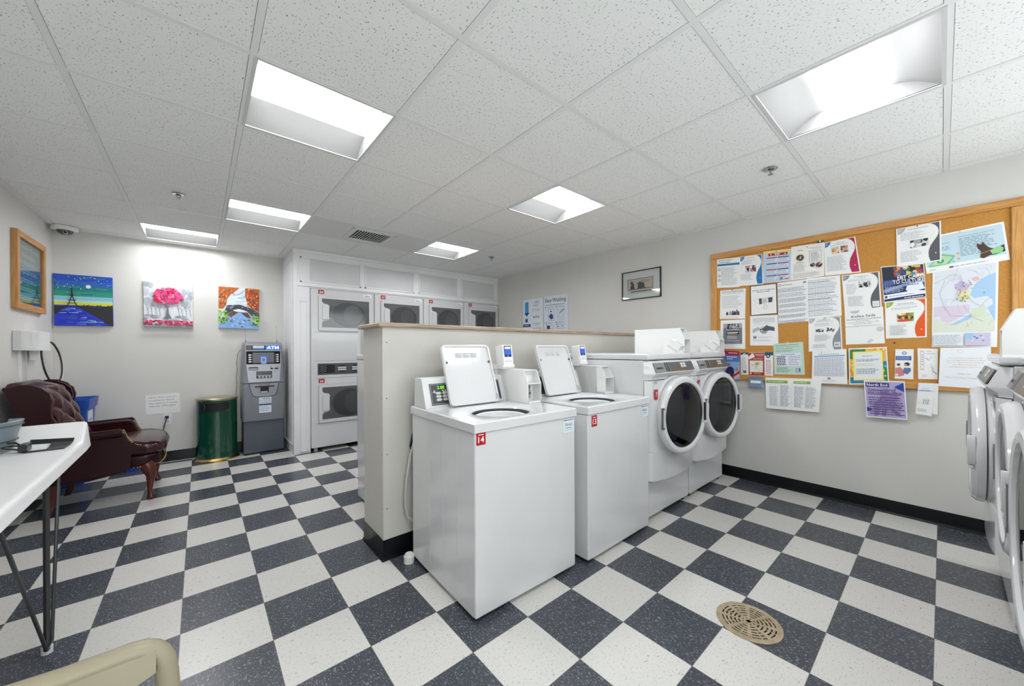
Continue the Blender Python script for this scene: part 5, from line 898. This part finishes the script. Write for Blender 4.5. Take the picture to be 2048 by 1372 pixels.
def resamp(p, n=6):
    q = []
    for i in range(len(p)): a, b = p[i], p[(i+1) % len(p)]; k = max(1, int(abs(b[0]-a[0])/.08)); q += [(a[0]+(b[0]-a[0])*j/k, a[1]+(b[1]-a[1])*j/k) for j in range(k)]
    return q
def squash(p): return [((x-.0), z) for x, z in p]
Rr = []
for x, z in resamp([(-.94+.16*(1-math.cos(a)), .6015+.05*math.sin(a)) for a in [PI/2+PI*i/10 for i in range(11)]] + [(.62-.16*(1-math.cos(a)), .6015+.05*math.sin(a)) for a in [-PI/2+PI*i/10 for i in range(11)]]): Rr.append((x, z))
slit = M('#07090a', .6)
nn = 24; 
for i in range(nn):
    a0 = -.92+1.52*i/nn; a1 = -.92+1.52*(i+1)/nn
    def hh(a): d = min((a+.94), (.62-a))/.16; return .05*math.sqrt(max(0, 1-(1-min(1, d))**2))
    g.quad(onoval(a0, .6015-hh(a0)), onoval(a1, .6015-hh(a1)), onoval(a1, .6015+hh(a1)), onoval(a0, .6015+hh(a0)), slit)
g.build('opening', t, at); g = G(); g.tube([onoval(x, z, .187) for x, z in Rr], .0045, M('#2f4a44', .15, .5), 8, closed=True); g.build('opening_rim', t, at)
g = G(); g.quad(onoval(-.8, .566, .1872), onoval(.5, .566, .1872), onoval(.48, .58, .1872), onoval(-.78, .578, .1872), M('#8a8c90', .3)); g.build('bag_edge', t, at)
# ---- recycling bin and low blue tray
t = thing('recycling_bin', 'tall blue recycling bin with a white label behind the armchair', 'recycling bin', (-1.455, 3.76, 0)); at = t.location; BL = M('#1f4fb0', .4)
def rr_ring(x0, y0, x1, y1, r, z): return [(a, b, z) for a, b in rrect(x0, y0, x1, y1, r, 4)]
g = G(); a = (-1.57, 3.56, -1.335, 3.96)
sh_ = lambda k: (a[0]+k*.3, a[1]+k, a[2]-k, a[3]-k)
g.loft([rr_ring(*sh_(.03), .03, 0), rr_ring(*sh_(.0), .03, .70), rr_ring(*sh_(-.012), .035, .70), rr_ring(*sh_(-.022), .035, .79), rr_ring(*sh_(-.014), .03, .79), rr_ring(*sh_(.006), .03, .70), rr_ring(*sh_(.034), .03, .02)], BL, caps=True); g.build('bin_body', t, at, smooth=40)
g = G(frame((-1.338, 3.57, .45), (0, 1, 0), (.0, 0, 1))); g.box(.06, .04, 0, .26, .24, .002, M('#dfe4ea', .4)); g.box(.1, .13, .002, .22, .15, .0025, M('#8fa5c8', .4)); g.box(.1, .09, .002, .2, .1, .0025, M('#8fa5c8', .4)); g.box(.09, .05, .002, .12, .065, .0025, M('#8fae6a', .4)); g.build('label_sticker', t, at)
g = G(); g.loft([rr_ring(-1.13, 3.84, -1.03, 3.96, .02, 0), rr_ring(-1.14, 3.83, -1.02, 3.97, .02, .05), rr_ring(-1.135, 3.835, -1.025, 3.965, .02, .05), rr_ring(-1.125, 3.845, -1.035, 3.955, .02, .01)], M('#2b62d8', .35)); tag(g.build('storage_tray', None, (-1.13, 3.88, 0)), 'low blue plastic tray on the floor seen beneath the armchair seat', 'tray')

# ================================================================ LEFT WALL
t = thing('framed_notice', 'framed Laundry Room Reminders notice in a light wood frame on the left wall', 'framed notice', (XL, 3.375, 1.875)); at = t.location; X = frame((XL, 0, 0), (0, 1, 0), (0, 0, 1))
y0, y1, z0, z1 = 3.035, 3.715, 1.572, 2.182
for p in ((y0, z0, 0, y0+.05, z1, .034), (y1-.05, z0, 0, y1, z1, .034)): g = G(X); g.box(*p, PINE); g.build('frame_stile', t, at, bevel=.003)
for p in ((y0+.05, z0, 0, y1-.05, z0+.05, .034), (y0+.05, z1-.05, 0, y1-.05, z1, .034)): g = G(X); g.box(*p, OAK); g.build('frame_rail', t, at, bevel=.003)
s = Sheet('l', [(y0+.05, z1-.05), (y1-.05, z1-.05), (y1-.05, z0+.05), (y0+.05, z0+.05)], .006, .002, '#7f9a9e', .3); s.rect(0, 0, 1, .58, '#5f8f9c').rect(0, 0, 1, .56, '#2f7f95').text('Laundry Room', .08, .855, .92, .95, '#e9f0f0', True).text('Reminders', .25, .745, .78, .825, '#e9f0f0', True)  # lower teal bands paint in the glass's reflection of the tower canvas
for k in range(5): s.lines(.06, .63-k*.14, .94, .70-k*.14, 2, '#c9dcdf', gap=.5, ragged=.25)
s.end('x', '', ''); o = bpy.data.objects['x']; o.name = 'notice_sheet'; o.parent = t; o.location = o.location-at; [o.__delitem__(k) for k in ('label', 'category')]
g = G(X); g.box(y0+.048, z0+.048, .020, y1-.048, z1-.048, .022, CLEAR); g.build('glass', t, at)
t = thing('utility_box', 'white utility boxes with a conduit on the left wall above the armchair', 'utility box', (XL, 3.3, 1.32)); at = t.location
g = G(X); g.box(3.05, 1.245, .001, 3.30, 1.40, .045, M('#d4d4d2', .45)); g.build('terminal_box', t, at, bevel=.004)
g = G(X); g.prism(rrect(3.27, 1.255, 3.56, 1.405, .012), .0, .085, PLASTW); g.box(3.17, 1.245, .02, 3.56, 1.275, .088, PLASTW); g.prism([(3.34, 1.245), (3.45, 1.245), (3.39, 1.185), (3.34, 1.165)], .02, .05, PLASTW); g.build('modem_box', t, at, bevel=.004)
g = G(X); g.box(3.178, .02, 0, 3.205, 1.245, .012, PLASTW); g.build('conduit', t, at); g = G(X); g.box(3.34, .02, 0, 3.365, 1.25, .008, WALL); g.build('raceway', t, at)
lp = []
for i in range(25):
    a = math.radians(62-i*12.6); lp.append((XL+.06+.05*math.sin(i/24*PI), 3.60+.27*math.cos(a), 1.145+.195*math.sin(a)))
g = G(); g.tube([(XL+.05, 3.55, 1.335)]+lp, .0065, M('#2c2c2e', .5), 8); tag(g.build('cable_loop', None, (XL+.06, 3.6, 1.15)), 'black loop of cable hanging from the utility boxes on the left wall', 'cable')
g = G(); g.tube([(XL+.05, 3.55, 1.35)]+[(x+.004, 3.60+(y-3.60)*1.06, 1.145+(z-1.145)*1.06) for x, y, z in lp[:13]], .005, M('#d8d8d6', .5), 8); tag(g.build('cable_loop', None, (XL+.06, 3.7, 1.2)), 'white cable hanging in a curve beside the black cable loop', 'cable')

# ================================================================ WING ARMCHAIR
YA, YBc = 2.70, 3.38; yc = (YA+YBc)/2
t = thing('wing_armchair', 'oxblood leather wing armchair with tufted back and brass nails in the left corner', 'armchair', (-1.15, yc, 0)); at = t.location
def rbox_ring(x, hw, z0, z1, r, n=5): return [(x, yc+a, b) for a, b in rrect(-hw, z0, hw, z1, min(r, (z1-z0)/2-.002, hw-.002), n)]
g = G(); g.loft([rbox_ring(x, hw, z0, z1, r) for x, hw, z0, z1, r in ((-1.45, .27, .27, .40, .03), (-.98, .30, .27, .39, .03), (-.90, .31, .275, .385, .03), (-.84, .30, .28, .385, .03), (-.80, .26, .285, .38, .03), (-.785, .2, .29, .375, .03))], LEATH); g.build('seat_rail', t, at, smooth=60)
g = G(); R_ = []
for x, hw, z0, z1, r in ((-1.40, .24, .37, .49, .05), (-1.05, .245, .37, .505, .05), (-.99, .25, .37, .505, .05), (-.965, .32, .372, .50, .05), (-.90, .335, .375, .495, .055), (-.84, .325, .378, .485, .05), (-.795, .295, .382, .465, .04), (-.770, .25, .39, .44, .02), (-.762, .2, .40, .425, .01)): R_.append(rbox_ring(x, hw, z0, z1, r, 6))
g.loft(R_, LEATHL); cu = g.build('seat_cushion', t, at, smooth=70)
g = G(); g.tube([(-.965, yc-.32, .492), (-.90, yc-.33, .488), (-.84, yc-.315, .476), (-.79, yc-.27, .455), (-.772, yc-.15, .445), (-.768, yc, .443), (-.772, yc+.15, .445), (-.79, yc+.27, .455), (-.84, yc+.315, .476), (-.90, yc+.33, .488), (-.965, yc+.32, .492)], .006, LEATH, 8); g.build('piping', cu)
g = G(); pth = [(-.975, -.318), (-.93, -.322), (-.88, -.318), (-.84, -.305), (-.81, -.275), (-.795, -.23), (-.785, -.15), (-.78, 0), (-.785, .15), (-.795, .23), (-.81, .275), (-.84, .305)]
for i in range(len(pth)-1):
    (xa_, ya_), (xb_, yb_) = pth[i], pth[i+1]; n = max(1, int(math.hypot(xb_-xa_, yb_-ya_)/.016))
    for k in range(n): u = k/n; g.ball((xa_+(xb_-xa_)*u, yc+ya_+(yb_-ya_)*u, .288), .0062, BRASS, 8, 4)
g.build('nail_trim', t, at, kind='stuff')
def arm(sg):
    ys = YA if sg < 0 else YBc; yi = ys-sg*.075
    prof = [(-1.44, .26), (-1.20, .255), (-.97, .285), (-.965, .40), (-.89, .40), (-.875, .425), (-.878, .452), (-.905, .458), (-.935, .468), (-.965, .492), (-.985, .525), (-1.0, .565), (-1.018, .598), (-1.05, .606), (-1.42, .592)]
    if sg > 0: prof = prof[::-1]
    g = G(); g.prism(prof, min(ys, yi), max(ys, yi), LEATH, 'y'); a = g.build('arm', t, at, bevel=.018, seg=3, smooth=50)
    g = G(); g.tube([(-1.42, ys+sg*.004, .575), (-1.2, ys+sg*.006, .582), (-1.025, ys+sg*.008, .585), (-1.012, ys+sg*.008, .585)], [.03, .032, .034, .022], LEATH, 14); g.build('arm_roll', a)
    g = G()
    fr_ = [(-1.012, .598), (-1.0, .565), (-.985, .525), (-.965, .492), (-.935, .468), (-.905, .458), (-.878, .452)]
    for i in range(len(fr_)-1):
        for k in range(3): u = k/3; g.ball((fr_[i][0]+(fr_[i+1][0]-fr_[i][0])*u+.004, ys-sg*.018, fr_[i][1]+(fr_[i+1][1]-fr_[i][1])*u+.004), .0062, BRASS, 8, 4)
    g.build('nail_trim', a, kind='stuff')
    g = G(); g.tube([(-.925, ys-sg*.05, .40), (-.925, ys-sg*.05, .455)], .022, LEATH, 14); g.build('arm_post', a)
arm(-1); arm(1)
# tufted back
n1, n2 = 40, 46; g = G(); V_ = []
def bx(v): return -1.262-.19*v-.05*max(0, v-.75)**1.5*4
for j in range(n2+1):
    v = j/n2
    for i in range(n1+1):
        u = i/n1; hw = .25+.02*v; y = yc+(u*2-1)*hw; z = .46+.56*v-.05*(2*u-1)**2*v
        a = (u*5); b = (v*5.2)
        d1 = abs(math.sin(PI*(a+b)/2)); d2 = abs(math.sin(PI*(a-b)/2)); puff = (d1*d2)**.45*.038
        edge = min(u, 1-u, v+.3, (1-v)*1.2)*8; x = bx(v)+puff*min(1, edge)+.02*math.sin(PI*u)
        if v > .92: x -= (v-.92)/.08*.05; z -= ((v-.92)/.08)**2*.012
        V_.append((x, y, z))
F_ = [(j*(n1+1)+i, j*(n1+1)+i+1, (j+1)*(n1+1)+i+1, (j+1)*(n1+1)+i) for j in range(n2) for i in range(n1)]
g.add(V_, F_, LEATHL); bk = g.build('backrest', t, at, smooth=180)
g = G(); ring = lambda z, x0, x1, hw: [(x0, yc-hw, z), (x1, yc-hw, z), (x1, yc+hw, z), (x0, yc+hw, z)]
g.loft([ring(.30, -1.47, -1.36, .27), ring(.60, -1.50, -1.40, .28), ring(.85, -1.56, -1.47, .285), ring(.985, -1.60, -1.52, .27), ring(1.008, -1.59, -1.54, .24)], LEATH); g.build('back_shell', bk, bevel=.012, smooth=60)
def wing(sg):
    ys = YA+.01 if sg < 0 else YBc-.01; yi = ys-sg*.065
    prof = [(-1.475, .58), (-1.30, .585), (-1.335, .66), (-1.375, .75), (-1.378, .82), (-1.372, .87), (-1.385, .925), (-1.42, .965), (-1.47, .990), (-1.515, .995), (-1.565, .985), (-1.595, .975), (-1.57, .90), (-1.52, .75)]
    if sg > 0: prof = prof[::-1]
    g = G(); g.prism(prof, min(ys, yi), max(ys, yi), LEATH, 'y'); w_ = g.build('wing', t, at, bevel=.016, seg=3, smooth=50)
    g = G(); P_ = [(x, ys-sg*.004, z) for x, z in [(-1.30, .59), (-1.335, .66), (-1.372, .75), (-1.375, .82), (-1.369, .87), (-1.382, .925), (-1.418, .966), (-1.47, .992), (-1.515, .997), (-1.59, .977)]]
    g.tube(P_, .006, LEATHL, 8); g.build('piping', w_)
wing(-1); wing(1)
g = G(); g.prism([(-1.42, .235), (-1.20, .23), (-.99, .262), (-.985, .29), (-1.44, .29)], YA+.02, YA+.05, LEATH, 'y'); g.build('skirt', t, at, bevel=.006)
for y, d in ((YA+.055, -1), (YBc-.055, 1)):
    g = G(); g.tube([(-.885, y, .305), (-.875, y, .285), (-.862, y+d*.006, .25), (-.853, y+d*.008, .20), (-.858, y+d*.004, .14), (-.862, y, .08), (-.858, y, .045), (-.853, y+d*.002, .022), (-.853, y+d*.002, .008), (-.853, y+d*.002, .0)], [.045, .048, .045, .033, .022, .017, .018, .027, .029, .020], MAHOG, 16); g.build('leg', t, at, smooth=80)
for y in (YA+.045, YBc-.045):
    g = G(); g.loft([[(-1.40, y-.024, .30), (-1.335, y-.024, .30), (-1.335, y+.024, .30), (-1.40, y+.024, .30)], [(-1.395, y-.02, .15), (-1.345, y-.02, .15), (-1.345, y+.02, .15), (-1.395, y+.02, .15)], [(-1.43, y-.016, 0), (-1.39, y-.016, 0), (-1.39, y+.016, 0), (-1.43, y+.016, 0)]], MAHOG); g.build('leg', t, at, bevel=.004)

# ================================================================ FOLDING TABLE
t = thing('folding_table', 'long white folding table with upturned end and black metal leg, lower left', 'table', (-1.3, .68, 0)); at = t.location
TW = noisy('#e9e9e8', .3, '#e4e4e3', 3, name='table_white', spec=.5)
def tz(y): k = max(0, (y-1.455)/.145); return .742+.10*k**1.25
ysamp = [-.23, 0, .4, .8, 1.2, 1.4, 1.455]+[1.455+.145*i/8 for i in range(1, 9)]
x0 = -1.60; R_ = []
for y in ysamp:
    z = tz(y); x1 = -.998-.014*y-.006*max(0, (y-1.455)/.145); R_.append([(x0, y, z), (x1-.03, y, z), (x1-.010, y, z-.002), (x1-.002, y, z-.009), (x1, y, z-.016), (x1+.012, y, .702), (x1+.008, y, .698), (x0-.01, y, .698)])
g = G(); g.loft(R_, TW); g.build('tabletop', t, at, bevel=.002, smooth=40)
for y, vis in ((.838, 1), (-.1, 0)):
    for x in (-1.022, -1.56):
        g = G(); g.box(x-.004, y-.028, .022, x+.004, y+.028, .70, BLACK); lg = g.build('leg', t, at)
        g = G(); g.tube([(x+.006, y-.50*(1 if vis else .5), .70), (x+.006, y-.035, .028), (x+.006, y-.02, .022), (x+.006, y+.02, .022), (x+.006, y+.035, .028), (x+.006, y+.145, .70)], .006, M('#4a4a4b', .35, .4), 8); g.build('brace', lg)
        g = G(); g.cyl((x, y, 0), .017, .026, M('#d9dcde', .4), n=18); g.build('foot_cap', lg)
    g = G(); g.box(-1.56, y-.02, .66, -1.022, y+.02, .698, BLACK); g.build('crossbar', t, at)
# belt-like item on the table
t = thing('support_belt', 'curved grey band with black buckle and slotted strap lying on the white table', 'belt', (-1.2, 1.45, .75)); at = t.location
gb = M('#7d8a92', .35); g = G(); n = 26; A, B_, C_, D_ = [], [], [], []
for i in range(n+1):
    a = math.radians(-70+120*i/n); c, s_ = math.cos(a), math.sin(a); zz = .01*math.sin(i/n*PI)
    A.append((-1.43+.175*c, 1.46+.15*s_, .745)); B_.append((-1.43+.195*c, 1.46+.17*s_, .83+zz)); C_.append((-1.43+.212*c, 1.46+.185*s_, .885+zz)); D_.append((-1.43+.208*c, 1.46+.181*s_, .888+zz))
inn = lambda P: [(x-.006*(x+1.43)/.2, y-.006*(y-1.46)/.2, z) for x, y, z in P]
g.loft([inn(A), A, B_, C_, D_, inn(C_), inn(B_), inn(A)], gb, caps=False, closed=False); band = g.build('band', t, at, smooth=50)
for zk in (.775, .80, .875):
    g = G(); g.tube([(-1.43+(.1785+(zk-.745)*.24)*math.cos(math.radians(-66+112*i/20)), 1.46+(.1535+(zk-.745)*.24)*math.sin(math.radians(-66+112*i/20)), zk) for i in range(21)], .0022, BLACK if zk < .85 else M('#3f4448', .5), 6); g.build('groove', band)
g = G(); g.box(-1.252, 1.40, .770, -1.215, 1.412, .776, BLACK); g.tube([(-1.262, 1.41, .79), (-1.235, 1.405, .79), (-1.212, 1.40, .775)], .004, DARK, 8); g.tube([(-1.262, 1.37, .772), (-1.235, 1.37, .765), (-1.212, 1.375, .757)], .0045, DARK, 8); g.build('link', t, at)
g = G(); g.box(-1.214, 1.355, .745, -1.186, 1.43, .782, DARK); g.build('buckle', t, at, bevel=.004)
g = G(); sf = lambda y: tz(y)+.003
P_ = [(-1.19, 1.345), (-1.065, 1.345), (-1.058, 1.50), (-1.205, 1.52)]
def strapz(pts): return [(x, y, sf(y)) for x, y in pts]
for q in (((-1.200, 1.35), (-1.19, 1.345), (-1.065, 1.345), (-1.066, 1.372), (-1.198, 1.375)), ((-1.21, 1.49), (-1.059, 1.475), (-1.058, 1.50), (-1.208, 1.515)), ((-1.130, 1.37), (-1.066, 1.37), (-1.062, 1.425), (-1.132, 1.43)), ((-1.132, 1.428), (-1.062, 1.423), (-1.0585, 1.477), (-1.134, 1.485))):
    a_ = strapz(q); g.loft([[(x, y, z-.002) for x, y, z in a_], [(x, y, z+.002) for x, y, z in a_]], DARK)
g.build('strap', t, at)

# ================================================================ PLASTIC CHAIR (foreground, seen from behind)
t = thing('plastic_chair', 'ivory plastic chair, only its back rail showing at the bottom left edge', 'chair', (-.80, -.95, 0)); at = t.location
IV = noisy('#999178', .42, '#8f8770', 4, name='ivory_plastic'); xr, yb, zt_ = -.578, -.795, .80
g = G(); xl = -1.03
path = [(xr+.004, yb-.03, .44), (xr+.003, yb-.008, .60), (xr+.001, yb, .72), (xr-.001, yb+.001, .755), (xr-.004, yb+.002, .775), (xr-.009, yb+.003, .787), (xr-.017, yb+.003, .796), (xr-.027, yb+.003, .801), (xr-.040, yb+.003, .803), (xr-.10, yb+.003, .803), (-.80, yb+.012, .806), (xl+.10, yb+.003, .803), (xl+.035, yb+.003, .803), (xl+.014, yb+.003, .797), (xl+.003, yb+.002, .775), (xl-.001, yb, .72), (xl-.003, yb-.008, .60), (xl-.004, yb-.03, .44)]
g.tube(path, [.0135]*len(path), IV, 14); g.build('back_frame', t, at, smooth=80)
g = G(); top_ = []; bot = []; n = 24
for i in range(n+1):
    u = i/n; x = xr-.012+(xl-xr+.024)*u; k = abs(u*2-1); dip = .024+.050*max(0, min(1, (1-k-.16)/.34))+.008*math.sin(u*PI*9); top_.append((x, yb-.004, .80)); bot.append((x, yb-.012, .80-dip))
g.loft([[(x, y-.006, z) for x, y, z in top_], [(x, y+.008, z) for x, y, z in top_], [(x, y+.010, z) for x, y, z in bot], [(x, y-.004, z-.004) for x, y, z in bot]], IV, caps=False, closed=False); g.loft([[(x, y-.004, z-.004) for x, y, z in bot], [(x, y-.006, z) for x, y, z in top_]], IV, caps=False, closed=False); g.build('top_rail', t, at, smooth=80)
g = G(); g.loft([rr_ring(xl-.01, -1.26, xr+.01, -.80, .05, .425), rr_ring(xl-.02, -1.27, xr+.02, -.79, .05, .432), rr_ring(xl-.02, -1.27, xr+.02, -.79, .05, .445), rr_ring(xl, -1.25, xr, -.81, .05, .442)], IV); g.build('seat', t, at, smooth=50)
for x, y, dx, dy in ((xl+.01, -.815, -.03, .05), (xr-.01, -.815, .03, .05), (xl+.01, -1.25, -.03, -.04), (xr-.01, -1.25, .03, -.04)):
    g = G(); g.loft([rr_ring(x-.025, y-.025, x+.025, y+.025, .012, .43), rr_ring(x-.018+dx, y-.018+dy, x+.018+dx, y+.018+dy, .010, 0)], IV); g.build('leg', t, at, smooth=50)

# ================================================================ FLOOR DRAIN, HOSES
t = thing('floor_drain', 'round beige slotted drain cover set in a dark floor tile', 'floor drain', (1.341, -.979, 0)); at = t.location; DR = noisy('#b8a88c', .45, '#a39378', 20, name='drain_metal', metal=.2)
g = G(); g.lathe([(.128, -.0015), (.128, .0035), (.122, .005), (.114, .0045), (.114, -.0015)], DR, tuple(at), n=64, caps=False); g.cyl((at[0], at[1], .0005), .114, .0015, M('#17130f', .8), n=48); g.build('drain_ring', t, at)
g = G()
for k, r in enumerate((.014, .030, .046, .062, .078, .094, .109)):
    g.lathe([(r-.0045, .002), (r-.0045, .0045), (r+.0045, .0045), (r+.0045, .002)], DR, tuple(at), n=56, caps=False)
g.cyl((at[0], at[1], .002), .011, .0026, DR, n=20)
for k in range(4):
    a = PI*k/4+.3; c, s_ = math.cos(a), math.sin(a); wd = .006 if k % 2 else .0045; L_ = .112
    g.add([(at[0]+c*L_*p-s_*wd*q, at[1]+s_*L_*p+c*wd*q, z) for z in (.002, .0047) for p, q in ((-1, -1), (1, -1), (1, 1), (-1, 1))], [(4, 5, 6, 7), (0, 1, 5, 4), (1, 2, 6, 5), (2, 3, 7, 6), (3, 0, 4, 7)], DR)
for k in range(16):
    a = 2*PI*k/16; c, s_ = math.cos(a), math.sin(a)
    g.add([(at[0]+c*p-s_*.003*q, at[1]+s_*p+c*.003*q, .0046) for p, q in ((.055, -1), (.112, -1), (.112, 1), (.055, 1))], [(0, 1, 2, 3)], DR)
g.build('grate', t, at)
hs = M('#b9b7b2', .4)
def hose(pts, r, mt, label, nm='drain_hose'):
    g = G(); g.tube(pts, r, mt, 10); tag(g.build(nm, None, pts[0]), label, 'hose')
hose([(.475, .535, .80), (.458, .530, .70), (.425, .532, .60), (.400, .535, .45), (.392, .535, .32), (.405, .535, .24), (.44, .535, .20), (.50, .535, .185)], .009, hs, 'grey drain hose looping down between the half wall and washer 14')
hose([(.49, .555, .84), (.452, .553, .72), (.436, .553, .65), (.45, .553, .60), (.49, .553, .58)], .007, BLACK, 'short black hose bulging out behind washer 14', 'inlet_hose')
g = G(); g.cyl((.385, .47, 0), .030, .038, M('#e6e4de', .4), n=24); g.cyl((.385, .47, .038), .022, .012, M('#e6e4de', .4), n=24); tag(g.build('pipe_cap', None, (.385, .47, 0)), 'small white plastic cap on the floor behind washer 14', 'plastic cap')
